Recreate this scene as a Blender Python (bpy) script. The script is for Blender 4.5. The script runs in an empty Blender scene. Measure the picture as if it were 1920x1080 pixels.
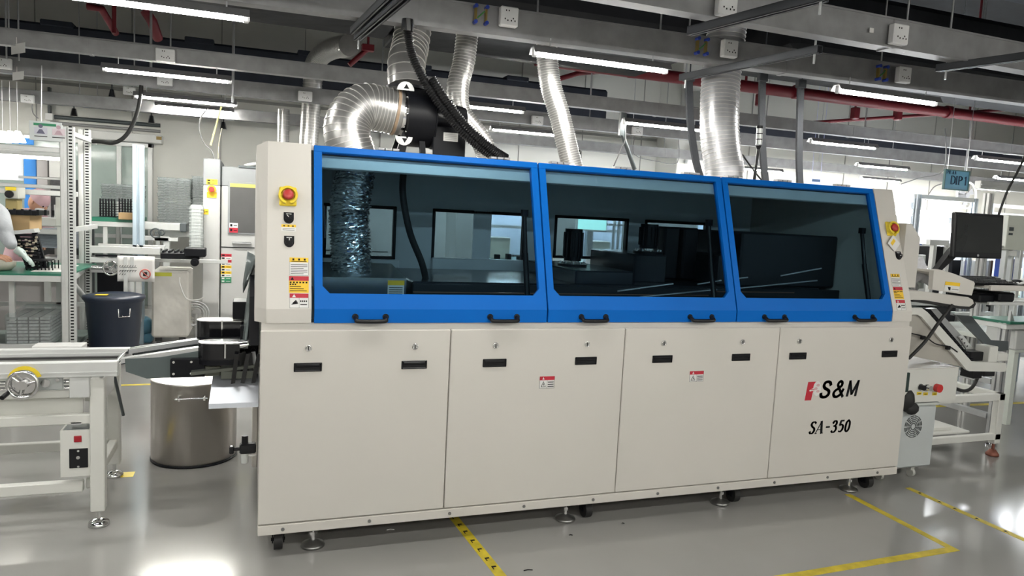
import bpy, math, random
from mathutils import Matrix, Vector
random.seed(7)
SC = bpy.context.scene
COL = SC.collection
PI = math.pi
# ---------------- camera ----------------
CR = ((0.94054676, -0.33595806, 0.05003979), (0.01357283, -0.11002993, -0.9938356), (0.33939295, 0.93542803, -0.09892839))
CP = Vector((-0.0387, -3.1450, 1.5255)); FPX = 1350.2874
cam = bpy.data.objects.new('camera', bpy.data.cameras.new('camera'))
COL.objects.link(cam)
cam.data.sensor_width = 36; cam.data.lens = FPX/1920*36
cam.data.clip_start = 0.05; cam.data.clip_end = 100
_r, _d, _f = (Vector(v) for v in CR)
_u = -_d; _b = -_f
cam.matrix_world = Matrix(((_r.x, _u.x, _b.x, CP.x), (_r.y, _u.y, _b.y, CP.y), (_r.z, _u.z, _b.z, CP.z), (0, 0, 0, 1)))
SC.camera = cam
# ---------------- world and exposure ----------------
w = bpy.data.worlds.new('world'); SC.world = w; w.use_nodes = True
w.node_tree.nodes['Background'].inputs[0].default_value = (0.75, 0.82, 0.9, 1)
w.node_tree.nodes['Background'].inputs[1].default_value = 0.02
SC.view_settings.view_transform = 'Standard'; SC.view_settings.look = 'None'
SC.view_settings.gamma = 1; SC.view_settings.use_curve_mapping = False
SC.view_settings.exposure = 0.74
SC.cycles.use_denoising = True
SC.cycles.max_bounces = 8; SC.cycles.transparent_max_bounces = 12
TUBE = 75.0     # strength of every fluorescent tube in the hall

def at(px, py, **k):
    """the place in the hall seen at a point of the 1920x1080 photograph, on a plane x=, y= or z="""
    (a, v), = k.items(); i = 'xyz'.index(a)
    q = (px-960, py-540, FPX)
    r = Vector(tuple(sum(CR[j][i2]*q[j] for j in range(3)) for i2 in range(3)))
    return CP + r*((v-CP[i])/r[i])

# ---------------- materials ----------------
MATS = {}
def mat(name, col, rough=0.5, metal=0.0, var=0.04, scale=6.0, bump=0.0, bscale=60, emit=0, ecol=None, spec=None, stretch=None, rvar=0.0, coat=0):
    if name in MATS: return MATS[name]
    m = bpy.data.materials.new(name); m.use_nodes = True; n = m.node_tree.nodes; L = m.node_tree.links
    p = n['Principled BSDF']
    p.inputs['Roughness'].default_value = rough; p.inputs['Metallic'].default_value = metal
    if spec is not None: p.inputs['Specular IOR Level'].default_value = spec
    if coat: p.inputs['Coat Weight'].default_value = coat; p.inputs['Coat Roughness'].default_value = 0.1
    tc = n.new('ShaderNodeTexCoord'); mp = n.new('ShaderNodeMapping'); L.new(tc.outputs['Object'], mp.inputs[0])
    if stretch: mp.inputs['Scale'].default_value = stretch
    nz = n.new('ShaderNodeTexNoise'); nz.inputs['Scale'].default_value = scale; nz.inputs['Detail'].default_value = 4
    L.new(mp.outputs[0], nz.inputs['Vector'])
    rp = n.new('ShaderNodeValToRGB'); L.new(nz.outputs['Fac'], rp.inputs[0])
    rp.color_ramp.elements[0].position = 0.3; rp.color_ramp.elements[1].position = 0.7
    rp.color_ramp.elements[0].color = tuple(max(0, c*(1-var)) for c in col[:3])+(1,)
    rp.color_ramp.elements[1].color = tuple(min(1, c*(1+var)) for c in col[:3])+(1,)
    L.new(rp.outputs[0], p.inputs['Base Color'])
    if rvar:
        mr = n.new('ShaderNodeMapRange'); L.new(nz.outputs['Fac'], mr.inputs[0])
        mr.inputs['To Min'].default_value = max(0, rough-rvar); mr.inputs['To Max'].default_value = rough+rvar
        L.new(mr.outputs[0], p.inputs['Roughness'])
    if bump:
        b = n.new('ShaderNodeBump'); nb = n.new('ShaderNodeTexNoise'); nb.inputs['Scale'].default_value = bscale
        L.new(mp.outputs[0], nb.inputs['Vector']); L.new(nb.outputs['Fac'], b.inputs['Height'])
        b.inputs['Strength'].default_value = bump; b.inputs['Distance'].default_value = 0.02
        L.new(b.outputs[0], p.inputs['Normal'])
    if emit:
        p.inputs['Emission Color'].default_value = (ecol or col)[:3]+(1,) if len(ecol or col) == 3 else (ecol or col)
        p.inputs['Emission Strength'].default_value = emit
    MATS[name] = m
    return m
def glassmat(name, tint, ior=1.45, rough=0.0, spec=1.0):
    m = bpy.data.materials.new(name); m.use_nodes = True; n = m.node_tree.nodes; L = m.node_tree.links
    n.remove(n['Principled BSDF']); out = n['Material Output']
    t = n.new('ShaderNodeBsdfTransparent'); g = n.new('ShaderNodeBsdfGlossy'); mx = n.new('ShaderNodeMixShader'); fr = n.new('ShaderNodeFresnel')
    nz = n.new('ShaderNodeTexNoise'); nz.inputs['Scale'].default_value = 3
    rp = n.new('ShaderNodeValToRGB'); L.new(nz.outputs['Fac'], rp.inputs[0])
    rp.color_ramp.elements[0].color = tuple(c*0.97 for c in tint)+(1,); rp.color_ramp.elements[1].color = tuple(min(1, c*1.03) for c in tint)+(1,)
    L.new(rp.outputs[0], t.inputs[0])
    g.inputs['Roughness'].default_value = rough; g.inputs[0].default_value = (spec, spec, spec, 1); fr.inputs[0].default_value = ior
    ge = n.new('ShaderNodeNewGeometry'); iv = n.new('ShaderNodeMath'); iv.operation = 'SUBTRACT'; iv.inputs[0].default_value = 1; L.new(ge.outputs['Backfacing'], iv.inputs[1])
    ml = n.new('ShaderNodeMath'); ml.operation = 'MULTIPLY'; L.new(fr.outputs[0], ml.inputs[0]); L.new(iv.outputs[0], ml.inputs[1])
    L.new(ml.outputs[0], mx.inputs[0]); L.new(t.outputs[0], mx.inputs[1]); L.new(g.outputs[0], mx.inputs[2]); L.new(mx.outputs[0], out.inputs[0])
    return m
def filmmat(name, col, fac, rough=0.25):
    """clear plastic: part see-through, part glossy, part whitish"""
    m = bpy.data.materials.new(name); m.use_nodes = True; n = m.node_tree.nodes; L = m.node_tree.links
    p = n['Principled BSDF']; out = n['Material Output']
    p.inputs['Base Color'].default_value = tuple(col)+(1,); p.inputs['Roughness'].default_value = rough
    t = n.new('ShaderNodeBsdfTransparent'); t.inputs[0].default_value = (0.92, 0.95, 0.95, 1)
    mx = n.new('ShaderNodeMixShader'); nz = n.new('ShaderNodeTexNoise'); nz.inputs['Scale'].default_value = 14
    mr = n.new('ShaderNodeMapRange'); L.new(nz.outputs['Fac'], mr.inputs[0])
    mr.inputs['To Min'].default_value = fac-0.12; mr.inputs['To Max'].default_value = min(1, fac+0.12)
    L.new(mr.outputs[0], mx.inputs[0]); L.new(t.outputs[0], mx.inputs[1]); L.new(p.outputs[0], mx.inputs[2]); L.new(mx.outputs[0], out.inputs[0])
    return m
WHITE = mat('cream_powder_coat', (0.62, 0.595, 0.55), 0.40, var=0.015, scale=2)
WHITE2 = mat('cream_coat_ledge', (0.58, 0.56, 0.52), 0.42, var=0.02)
BLUE = mat('blue_gloss_paint', (0.0, 0.125, 0.50), 0.45, var=0.03, scale=3, spec=0.15)
BLACK = mat('black_plastic', (0.008, 0.008, 0.010), 0.32, spec=0.35)
BLACKM = mat('black_painted_steel', (0.006, 0.0065, 0.009), 0.42, var=0.1, spec=0.2)
RUBBER = mat('black_rubber', (0.015, 0.015, 0.015), 0.6)
DARKIN = mat('dark_interior_steel', (0.03, 0.033, 0.04), 0.22, var=0.15, metal=0.3)
GREYIN = mat('grey_interior_panel', (0.75, 0.78, 0.80), 0.5, var=0.05)
CHROME = mat('chrome', (0.75, 0.75, 0.75), 0.12, 1.0)
STEEL = mat('brushed_stainless', (0.5, 0.475, 0.44), 0.3, 1.0, var=0.04, scale=3, stretch=(6, 6, 0.3), rvar=0.02)
ALU = mat('anodised_aluminium', (0.62, 0.63, 0.64), 0.35, 0.85, var=0.05)
ALUW = mat('pale_aluminium_profile', (0.66, 0.67, 0.66), 0.4, 0.35, var=0.05)
FOIL = mat('duct_foil', (0.42, 0.415, 0.405), 0.32, 0.75, var=0.08, scale=20, bump=0.08, bscale=25)
FOILR = mat('duct_foil_ridge', (0.75, 0.74, 0.72), 0.35, 0.7)
GALV = mat('galvanised_trunking', (0.29, 0.29, 0.295), 0.5, 0.35, var=0.15, scale=9, rvar=0.08)
DKGREY = mat('dark_grey_steel', (0.10, 0.115, 0.12), 0.4, 0.2, var=0.08)
CEIL = mat('black_painted_ceiling', (0.012, 0.013, 0.016), 0.9, var=0.3)
DUCTB = mat('black_duct_insulation', (0.014, 0.015, 0.018), 0.6, var=0.25, scale=3, bump=0.5, bscale=4, spec=0.15)
NAVY = mat('navy_duct_wrap', (0.018, 0.022, 0.035), 0.7, var=0.2)
WALL = mat('white_wall_panel', (0.74, 0.735, 0.69), 0.6, var=0.03, scale=1)
RED = mat('red_pipe_paint', (0.17, 0.012, 0.02), 0.45)
YELL = mat('yellow', (0.80, 0.60, 0.03), 0.5)
REDL = mat('label_red', (0.50, 0.02, 0.04), 0.5)
LWHITE = mat('label_white', (0.72, 0.72, 0.70), 0.5)
LYEL = mat('label_yellow', (0.85, 0.55, 0.03), 0.5)
INK = mat('printed_ink', (0.008, 0.008, 0.01), 0.6, spec=0.2)
GREEN = mat('label_green', (0.03, 0.25, 0.12), 0.5)
SOCK = mat('socket_white', (0.78, 0.78, 0.78), 0.35)
COPPER = mat('terminal_brass', (0.45, 0.33, 0.10), 0.3, 0.8)
TBLUE = mat('terminal_blue', (0.02, 0.05, 0.35), 0.4)
TUBEM = mat('fluorescent_tube_glow', (1, 1, 1), 0.4, emit=TUBE, ecol=(1.0, 0.985, 0.93))
TGLASS = glassmat('smoked_glass', (0.66, 0.76, 0.81), 1.5)
CLEAR = glassmat('clear_window_glass', (0.85, 0.92, 0.90), 1.5)
FILM = filmmat('clear_plastic_tray', (0.42, 0.44, 0.44), 0.42)
BAG = filmmat('clear_plastic_bag', (0.75, 0.78, 0.78), 0.45, 0.15)
PAPER = mat('paper_white', (0.75, 0.74, 0.72), 0.7)
GMAT = mat('green_antistatic_mat', (0.02, 0.16, 0.10), 0.35)
CARD = mat('cardboard', (0.45, 0.30, 0.15), 0.8)
CLOTH = mat('pale_grey_smock_cloth', (0.44, 0.46, 0.49), 0.85, bump=0.3, bscale=25)
PINK = mat('pink_smock_cloth', (0.62, 0.42, 0.46), 0.85, bump=0.2, bscale=25)
SKIN = mat('skin', (0.55, 0.30, 0.20), 0.5)
GLOVE = mat('pale_green_grey_glove', (0.50, 0.58, 0.55), 0.8, bump=0.2, bscale=80)
NAVYP = mat('navy_bin_plastic', (0.014, 0.022, 0.042), 0.4)
BLUEP = mat('blue_panel', (0.04, 0.25, 0.70), 0.5)

# ---------------- mesh builder ----------------
class MB:
    def __init__(s, M=None):
        s.v = []; s.f = []; s.mi = []; s.sm = []; s.M = M or Matrix(); s.m = 0
    def add(s, vs, fs, smooth=False):
        o = len(s.v); s.v += [s.M @ Vector(p) for p in vs]
        for f in fs: s.f.append([i+o for i in f]); s.mi.append(s.m); s.sm.append(smooth)
        return s
    def box(s, a, b, c=0.0):
        (x0, y0, z0), (x1, y1, z1) = [min(p) if 0 else p for p in ((min(a[0], b[0]), min(a[1], b[1]), min(a[2], b[2])), (max(a[0], b[0]), max(a[1], b[1]), max(a[2], b[2])))]
        c = min(c, (x1-x0)*.45, (y1-y0)*.45, (z1-z0)*.45)
        if c <= 0:
            vs = [(x, y, z) for x in (x0, x1) for y in (y0, y1) for z in (z0, z1)]
            return s.add(vs, [(0, 1, 3, 2), (4, 6, 7, 5), (0, 4, 5, 1), (2, 3, 7, 6), (0, 2, 6, 4), (1, 5, 7, 3)])
        X = (x0, x1); Y = (y0, y1); Z = (z0, z1); sg = (1, -1)
        vs = []; idx = {}
        for i in (0, 1):
            for j in (0, 1):
                for k in (0, 1):
                    for ax in range(3):
                        idx[i, j, k, ax] = len(vs)
                        vs.append((X[i]+(sg[i]*c if ax != 0 else 0), Y[j]+(sg[j]*c if ax != 1 else 0), Z[k]+(sg[k]*c if ax != 2 else 0)))
        fs = []
        q = lambda *t: [idx[u] for u in t]
        for i in (0, 1):
            fs.append(q((i, 0, 0, 0), (i, 1, 0, 0), (i, 1, 1, 0), (i, 0, 1, 0)))
            fs.append(q((0, i, 0, 1), (1, i, 0, 1), (1, i, 1, 1), (0, i, 1, 1)))
            fs.append(q((0, 0, i, 2), (1, 0, i, 2), (1, 1, i, 2), (0, 1, i, 2)))
        for i in (0, 1):
            for j in (0, 1):
                fs.append(q((i, j, 0, 0), (i, j, 1, 0), (i, j, 1, 1), (i, j, 0, 1)))
                fs.append(q((i, 0, j, 0), (i, 1, j, 0), (i, 1, j, 2), (i, 0, j, 2)))
                fs.append(q((0, i, j, 1), (1, i, j, 1), (1, i, j, 2), (0, i, j, 2)))
                for k in (0, 1): fs.append(q((i, j, k, 0), (i, j, k, 1), (i, j, k, 2)))
        return s.add(vs, fs)
    def cyl(s, p, q, r, r1=None, n=20, cap=True, smooth=True):
        p = Vector(p); q = Vector(q); d = (q-p).normalized(); r1 = r if r1 is None else r1
        a = d.orthogonal().normalized(); b = d.cross(a)
        vs = [p+(a*math.cos(t)+b*math.sin(t))*r for t in [2*PI*i/n for i in range(n)]]
        vs += [q+(a*math.cos(t)+b*math.sin(t))*r1 for t in [2*PI*i/n for i in range(n)]]
        s.add(vs, [(i, (i+1) % n, n+(i+1) % n, n+i) for i in range(n)], smooth)
        if cap: s.add(vs, [list(range(n))[::-1], list(range(n, 2*n))])
        return s
    def tube(s, pts, r, n=10, smooth=True, rf=None, cap=True, seg=0):
        pts = [Vector(p) for p in pts]
        if seg: pts = spline(pts, seg)
        N = len(pts); vs = []; up = None
        for i, p in enumerate(pts):
            d = (pts[min(i+1, N-1)]-pts[max(i-1, 0)]).normalized()
            if up is None: up = d.orthogonal().normalized()
            a = (up-d*up.dot(d)).normalized(); up = a; b = d.cross(a)
            rr = rf(i/(N-1), i) if rf else r
            vs += [p+(a*math.cos(t)+b*math.sin(t))*rr for t in [2*PI*k/n for k in range(n)]]
        fs = [(i*n+k, i*n+(k+1) % n, (i+1)*n+(k+1) % n, (i+1)*n+k) for i in range(N-1) for k in range(n)]
        s.add(vs, fs, smooth)
        if cap: s.add(vs, [list(range(n))[::-1], list(range((N-1)*n, N*n))])
        return s
    def ext(s, poly, axis, a, b):
        n = len(poly)
        f = {'x': lambda u, v, w: (w, u, v), 'y': lambda u, v, w: (u, w, v), 'z': lambda u, v, w: (u, v, w)}[axis]
        vs = [f(u, v, a) for u, v in poly]+[f(u, v, b) for u, v in poly]
        return s.add(vs, [list(range(n))[::-1], list(range(n, 2*n))]+[(i, (i+1) % n, n+(i+1) % n, n+i) for i in range(n)])
    def lathe(s, prof, c=(0, 0, 0), n=32, smooth=True):
        c = Vector(c); vs = [c+Vector((r*math.cos(2*PI*k/n), r*math.sin(2*PI*k/n), z)) for r, z in prof for k in range(n)]
        N = len(prof)
        return s.add(vs, [(i*n+k, i*n+(k+1) % n, (i+1)*n+(k+1) % n, (i+1)*n+k) for i in range(N-1) for k in range(n)], smooth)
    def torus(s, c, R, r, ax='z', n=28, m=8):
        c = Vector(c); vs = []
        for i in range(n):
            t = 2*PI*i/n
            for j in range(m):
                u = 2*PI*j/m; q = R+r*math.cos(u); p = (q*math.cos(t), q*math.sin(t), r*math.sin(u))
                vs.append(c+Vector({'z': p, 'y': (p[0], p[2], p[1]), 'x': (p[2], p[0], p[1])}[ax]))
        return s.add(vs, [(i*m+j, i*m+(j+1) % m, ((i+1) % n)*m+(j+1) % m, ((i+1) % n)*m+j) for i in range(n) for j in range(m)], True)
    def ball(s, c, r, n=14, sc=(1, 1, 1)):
        c = Vector(c); vs = []; m = n//2
        for i in range(m+1):
            t = PI*i/m
            for k in range(n): vs.append(c+Vector((r*sc[0]*math.sin(t)*math.cos(2*PI*k/n), r*sc[1]*math.sin(t)*math.sin(2*PI*k/n), r*sc[2]*math.cos(t))))
        return s.add(vs, [(i*n+k, i*n+(k+1) % n, (i+1)*n+(k+1) % n, (i+1)*n+k) for i in range(m) for k in range(n)], True)
    def nib(s, paths, thick, thin, z0, z1):
        """broad-nib lettering strokes in the local xy plane"""
        for P in paths:
            P = [Vector((p[0], p[1])) for p in P]
            if len(P) > 3: P = spline2(P, 6)
            for p, q in zip(P, P[1:]):
                d = (q-p); L_ = d.length
                if L_ < 1e-6: continue
                d = d/L_; w_ = thin+(thick-thin)*abs(d.y); nn = Vector((-d.y, d.x))*w_/2; e = d*thin*0.3
                a = [(p-e+nn), (q+e+nn), (q+e-nn), (p-e-nn)]
                s.add([(v.x, v.y, z0) for v in a]+[(v.x, v.y, z1) for v in a], [(0, 3, 2, 1), (4, 5, 6, 7), (0, 1, 5, 4), (1, 2, 6, 5), (2, 3, 7, 6), (3, 0, 4, 7)])
        return s
    def build(s, name, mats, parent=None, local=False, loc=None):
        if not isinstance(mats, (list, tuple)): mats = [mats]
        me = bpy.data.meshes.new(name)
        if parent is not None:
            off = Vector((0, 0, 0)) if local else wloc(parent); pos = Vector((0, 0, 0))
        elif local: off = Vector((0, 0, 0)); pos = Vector((0, 0, 0))
        else:
            xs = [p.x for p in s.v]; ys = [p.y for p in s.v]; zs = [p.z for p in s.v]
            off = Vector(((min(xs)+max(xs))/2, (min(ys)+max(ys))/2, min(zs))); pos = off.copy()
        me.from_pydata([tuple(p-off) for p in s.v], [], s.f)
        for m in mats: me.materials.append(m)
        me.polygons.foreach_set('material_index', s.mi); me.polygons.foreach_set('use_smooth', s.sm)
        me.update()
        import bmesh
        bm = bmesh.new(); bm.from_mesh(me); bmesh.ops.recalc_face_normals(bm, faces=bm.faces); bm.to_mesh(me); bm.free()
        o = bpy.data.objects.new(name, me); COL.objects.link(o); o.location = pos
        if parent is not None: o.parent = parent
        return o
def spline(pts, seg):
    out = []; N = len(pts)
    for i in range(N-1):
        p0 = pts[max(i-1, 0)]; p1 = pts[i]; p2 = pts[i+1]; p3 = pts[min(i+2, N-1)]
        for k in range(seg):
            t = k/seg
            out.append(0.5*((2*p1)+(p2-p0)*t+(2*p0-5*p1+4*p2-p3)*t*t+(3*p1-p0-3*p2+p3)*t**3))
    out.append(pts[-1]); return out
spline2 = spline
def wloc(o):
    v = Vector((0, 0, 0))
    while o is not None: v = v+o.location; o = o.parent
    return v
def tag(o, label, cat, group=None, kind=None):
    o['label'] = label; o['category'] = cat
    if group: o['group'] = group
    if kind: o['kind'] = kind
    return o
def T(name, label, cat, loc=(0, 0, 0), group=None):
    o = bpy.data.objects.new(name, None); COL.objects.link(o); o.location = loc; o.empty_display_size = 0.1
    return tag(o, label, cat, group)
def S(o): o['kind'] = 'structure'; return o
def dup(root, loc, rz=None, label=None, group=None):
    def cp(o, par):
        c = o.copy(); COL.objects.link(c); c.parent = par
        for ch in list(o.children): cp(ch, c)
        return c
    r = cp(root, None); r.location = loc
    if rz is not None: r.rotation_euler = (0, 0, rz)
    if label: r['label'] = label
    if group: r['group'] = group
    return r
def plane(origin, u, v, mirror=False):
    """matrix whose local x runs along u, y along v, z out of the surface"""
    u = Vector(u).normalized(); v = Vector(v).normalized(); n = u.cross(v)
    o = Vector(origin)
    return Matrix(((u.x, v.x, n.x, o.x), (u.y, v.y, n.y, o.y), (u.z, v.z, n.z, o.z), (0, 0, 0, 1)))
def front(x, y, z): return plane((x, y, z), (1, 0, 0), (0, 0, 1))     # faces the camera side (-Y)

# ---------------- room ----------------
def room():
    m = mat('grey_epoxy_floor', (0.31, 0.302, 0.29), 0.13, var=0.07, scale=1.1, bump=0.025, bscale=4, spec=0.65, rvar=0.04)
    S(MB().box((-8, -8, -0.1), (32, 8.4, 0)).build('floor', m))
    S(MB().box((-8, -8, 4.4), (32, 8.4, 4.5)).build('ceiling', CEIL))
    wb = MB(); wb.box((-8, 8.3, 0), (32, 8.4, 4.4)); S(wb.build('wall_back', WALL))
    S(MB().box((-8.1, -8, 0), (-8, 8.4, 4.4)).build('wall_left', WALL))
    S(MB().box((32, -8, 0), (32.1, 8.4, 4.4)).build('wall_right', WALL))
    S(MB().box((-8, -6.6, 0), (32, -6.5, 4.4)).build('wall_front', WALL))
    # wall panel joints
    c = MB(); c.box((6.72, 7.6, 0), (7.72, 8.3, 4.4), 0.01); S(c.build('trim_1', WALL))
    j = MB()
    for i in range(24):
        x = -7.4+i*1.15
        if 6.6 < x < 7.8: continue
        j.box((x, 8.285, 0), (x+0.012, 8.3, 4.4))
    S(j.build('trim_2', mat('joint_grey', (0.35, 0.35, 0.33), 0.6)))
    S(MB().box((-8, 8.27, 2.98), (6.7, 8.3, 3.02)).build('trim_3', mat('joint_grey', (0.35, 0.35, 0.33), 0.6)))
room()

ORD = ('first', 'second', 'third', 'fourth', 'fifth', 'sixth', 'seventh', 'eighth', 'ninth', 'tenth', 'eleventh', 'twelfth', 'thirteenth', 'fourteenth', 'fifteenth', 'sixteenth', 'seventeenth', 'eighteenth', 'nineteenth')
# ---------------- lamps ----------------
def lamp_proto():
    r = T('tube_light', 'glowing white fluorescent tube light', 'light')
    b = MB(); b.ext([(-.052, -.012), (-.026, .030), (.026, .030), (.052, -.012), (.049, -.012), (.022, .024), (-.022, .024), (-.049, -.012)], 'x', -.45, .45)
    b.build('reflector', mat('lamp_reflector', (0.15, 0.15, 0.155), 0.5), r, local=True)
    MB().cyl((-0.42, 0, -0.012), (0.42, 0, -0.012), 0.016, n=12).build('tube', TUBEM, r, local=True)
    for s_ in (-1, 1):
        MB().box((s_*0.42, -0.016, -0.03), (s_*0.445, 0.016, 0.02), 0.003).build('tube_socket', SOCK, r, local=True)
        MB().cyl((s_*0.34, 0, 0.03), (s_*0.34, 0, 0.085), 0.004, n=6).build('hanger', ALU, r, local=True)
    return r
_ft = []
def far_tube(me):
    if not _ft:
        m2 = me.copy(); m2.materials.clear(); m2.materials.append(mat('warm_tube_glow', (1, 1, 1), .4, emit=TUBE*4.0, ecol=(1.0, .985, .91))); _ft.append(m2)
    return _ft[0]
LAMP0 = lamp_proto(); _used = [False]
def lamp(x, y, z, label, rz=0.0, group='fluorescent tube lights of the hall'):
    if not _used[0]:
        _used[0] = True; LAMP0.location = (x, y, z); LAMP0.rotation_euler = (0, 0, rz); LAMP0['label'] = label; LAMP0['group'] = group; return
    c = dup(LAMP0, (x, y, z), rz, label, group)
    if y > 4:
        for ch in c.children:
            if ch.name.startswith('tube') and not ch.name.startswith('tube_s'): ch.data = far_tube(ch.data)
B1 = lambda x: 0.86-0.045*(x-1.34)
lamp(1.905, B1(1.9), 2.475, 'tube light under the wide trunking, above the slanted silver duct')
lamp(4.03, B1(4), 2.475, 'tube light above the right end of the machine, below a white socket')
lamp(-0.52, B1(-.5)-0.02, 2.475, 'tube light at the very top of the picture, cut off by its upper edge')
lamp(-0.66, 3.05, 2.475, 'long tube light under the dark band at the left, first above the two lower ones')
lamp(1.79, 3.05, 2.475, 'tube light behind the black blower and the wavy silver duct')
lamp(3.69, 3.05, 2.475, 'tube light crossed by a dark strap just beside the widest spiral duct')
lamp(5.9, 3.05, 2.475, 'short bright tube light right of the rightmost dark strap')
lamp(8.3, 3.05, 2.475, 'tube light at the right edge, above the blue hanging sign')
lamp(-0.65, 4.5, 2.475, 'middle tube light at the left, a black cable starting at its end')
lamp(2.84, 4.5, 2.475, 'dim tube light seen between the wavy duct and the slanted duct above the lid')
lamp(-0.73, 6.75, 2.66, 'yellowish tube light at the left, lowest of three, above a pale cord')
_g = 'far tube lights on the right, small in the distance'
FARL = ((8.0, 4.5, 2.45), (10.6, 4.5, 2.45), (7.8, 6.8, 2.5), (10.4, 6.8, 2.5), (13.2, 6.8, 2.5), (12.5, 4.5, 2.45), (11.0, 3.05, 2.475), (13.8, 3.05, 2.475), (8.0, 1.6, 2.475), (16, 5.5, 2.45), (19, 5.5, 2.45))
for x, y, z in FARL:
    lamp(x, y, z, 'small far-off tube light, %s from the left in the %s row' % (ORD[sum(1 for q in FARL if q[1] == y and q[0] <= x)-1], {4.5: 'middle', 6.8: 'wall-side', 3.05: 'black blower', 1.6: 'single nearest', 5.5: 'outermost'}[y]), 0, _g)
_g = 'tube lights of the aisle on the near side of the machine, over the viewer'
AISL = ((-2.2, -0.42), (-1.2, -0.42), (0.85, -0.42), (-2.6, -2.9), (-1.3, -2.9), (0.0, -2.9), (1.3, -2.9), (2.6, -2.9), (3.9, -2.9), (5.2, -2.9), (-1.5, -4.6), (0, -4.6), (1.5, -4.6), (3, -4.6), (4.5, -4.6), (6.6, -2.9), (-3.6, 3.05), (-3.4, 0.8), (-3.6, 6.0))
for x, y in AISL:
    lamp(x, y, 2.475, 'aisle tube light, %s from the left in the row %s' % (ORD[sum(1 for q in AISL if q[1] == y and q[0] <= x)-1], {-.42: 'just in front of the lids', -2.9: 'over the viewer', -4.6: 'behind the viewer', 3.05: 'behind the blower', .8: 'over the machine', 6.0: 'by the glass door'}[y]), 0, _g)

# ---------------- trunking ----------------
def trunk(name, label, p, q, ztop=2.69, h=0.15, wd=0.1, rods=(), group='grey cable trunkings hung under the ceiling'):
    p = Vector(p); q = Vector(q); r = T(name, label, 'cable trunking', (p.x, p.y, ztop-h), group)
    d = (q-p).to_2d().length; a = math.atan2(q.y-p.y, q.x-p.x)
    M = Matrix.Translation((p.x, p.y, 0)) @ Matrix.Rotation(a, 4, 'Z')
    b = MB(M); b.box((0, -wd/2, ztop-h), (d, wd/2, ztop), 0.004)
    b.box((0, -wd/2-0.006, ztop-h-0.004), (d, -wd/2+0.01, ztop-h+0.006)); b.box((0, -wd/2-0.006, ztop-0.006), (d, -wd/2+0.01, ztop+0.004))
    b.build('channel', GALV, r)
    k = 2.4
    while k < d:
        j = MB(M); j.box((k, -wd/2-0.004, ztop-h-0.004), (k+0.03, wd/2, ztop-h+0.002)); j.box((k, -wd/2-0.003, ztop-h), (k+0.004, -wd/2, ztop)); j.build('joint_clip', GALV, r); k += 2.4
    for x in rods:
        MB(M).cyl((x, 0, ztop-h), (x, 0, 4.4), 0.006, n=6).build('hanger_rod', ALU, r)
    return r
trunk('cable_trunking', 'nearest grey trunking, crossing the upper right corner, with two white sockets', (-4, -0.10, 0), (12, 0.14, 0), rods=(6.25, 7.35, 8.4))
trunk('cable_trunking', 'wide grey trunking across the top with three sockets beside blue terminals', (-4, B1(-4), 0), (12, B1(12)+.1, 0), rods=(3.4, 5.5, 6.3, 8.0, 9.4))
trunk('cable_trunking', 'grey trunking behind the black blower, carrying the long left tube light', (-6, 3.08, 0), (20, 3.08, 0), ztop=2.67, h=0.11, rods=(3.9, 4.3, 5.35, 5.8, 7.6, 8.9, 10.9, 12.2, 13.8, 15.1))
trunk('cable_trunking', 'grey trunking in the middle distance with a black cable dropping from it', (-6, 4.55, 0), (20, 4.55, 0), ztop=2.70, h=0.14, rods=(3.6, 4.9, 7.2, 9.6, 12, 14.2))
trunk('cable_trunking', 'pale trunking nearest the far wall, with small wall-side lamps below', (-6, 6.85, 0), (22, 6.85, 0), ztop=2.70, h=0.13, rods=(4, 8, 12, 16))
trunk('cable_trunking', 'cream trunking running close along the far wall', (-6, 7.9, 0), (22, 7.9, 0), ztop=2.79, h=0.12, rods=(4, 8, 12, 16))

def socket(p, label, s=1.0, w_=0.10, group=None):
    x, y, z = p
    r = T('power_socket', label, 'socket', (x, y, z-0.05), group)
    b = MB(); b.box((x-w_/2*s, y-0.045, z-0.05*s), (x+w_/2*s, y, z+0.05*s), 0.006); b.build('socket_box', SOCK, r)
    h = MB()
    for dx, dz in ((-.02, .028), (-.005, .028), (-.025, -.015), (-.01, -.022), (.01, -.022), (.03, -.022), (.02, -.01)):
        h.box((x+dx*s-.003, y-0.046, z+dz*s-.004), (x+dx*s+.003, y-0.044, z+dz*s+.004))
    h.build('pin_holes', INK, r)
    return r
def on(px, py, y): return at(px, py, y=y)
def block(p, label):
    x, y, z = p; r = T('terminal_block', label, 'terminal block', (x, y, z-0.04), 'terminal blocks on the trunking')
    for s_ in (-1, 1):
        MB().box((x+s_*0.03-.006, y-0.025, z-0.045), (x+s_*0.03+.006, y, z+0.045), 0.002).build('terminal_strip', COPPER, r)
        for t in (-1, 1): MB().cyl((x+s_*0.032, y-0.035, z+t*0.042), (x+s_*0.032, y, z+t*0.042), 0.011, n=10).build('insulator', TBLUE, r)
    MB().tube([(x-0.02, y-0.02, z-0.02), (x, y-0.03, z), (x+0.02, y-0.02, z+0.02)], 0.004, 6, seg=4).build('wire', mat('wire_green', (0.05, 0.25, 0.05), .5), r)
for (px, py, yy, lb) in ((951, 34, B1(1.3)-.055, 'white double socket with an orange sticker, near the top centre'), (1363, 93, B1(2.8)-.055, 'white socket in front of the wide spiral duct'), (1688, 142, B1(4)-.055, 'white socket above the rightmost near tube light'),
                         (1356, 12, -.07, 'white socket at the top edge above the wide spiral duct'), (1678, 67, -.05, 'white socket high on the right, beside a small paper sticker')):
    socket(on(px, py, yy), lb, 1.05)
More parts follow.
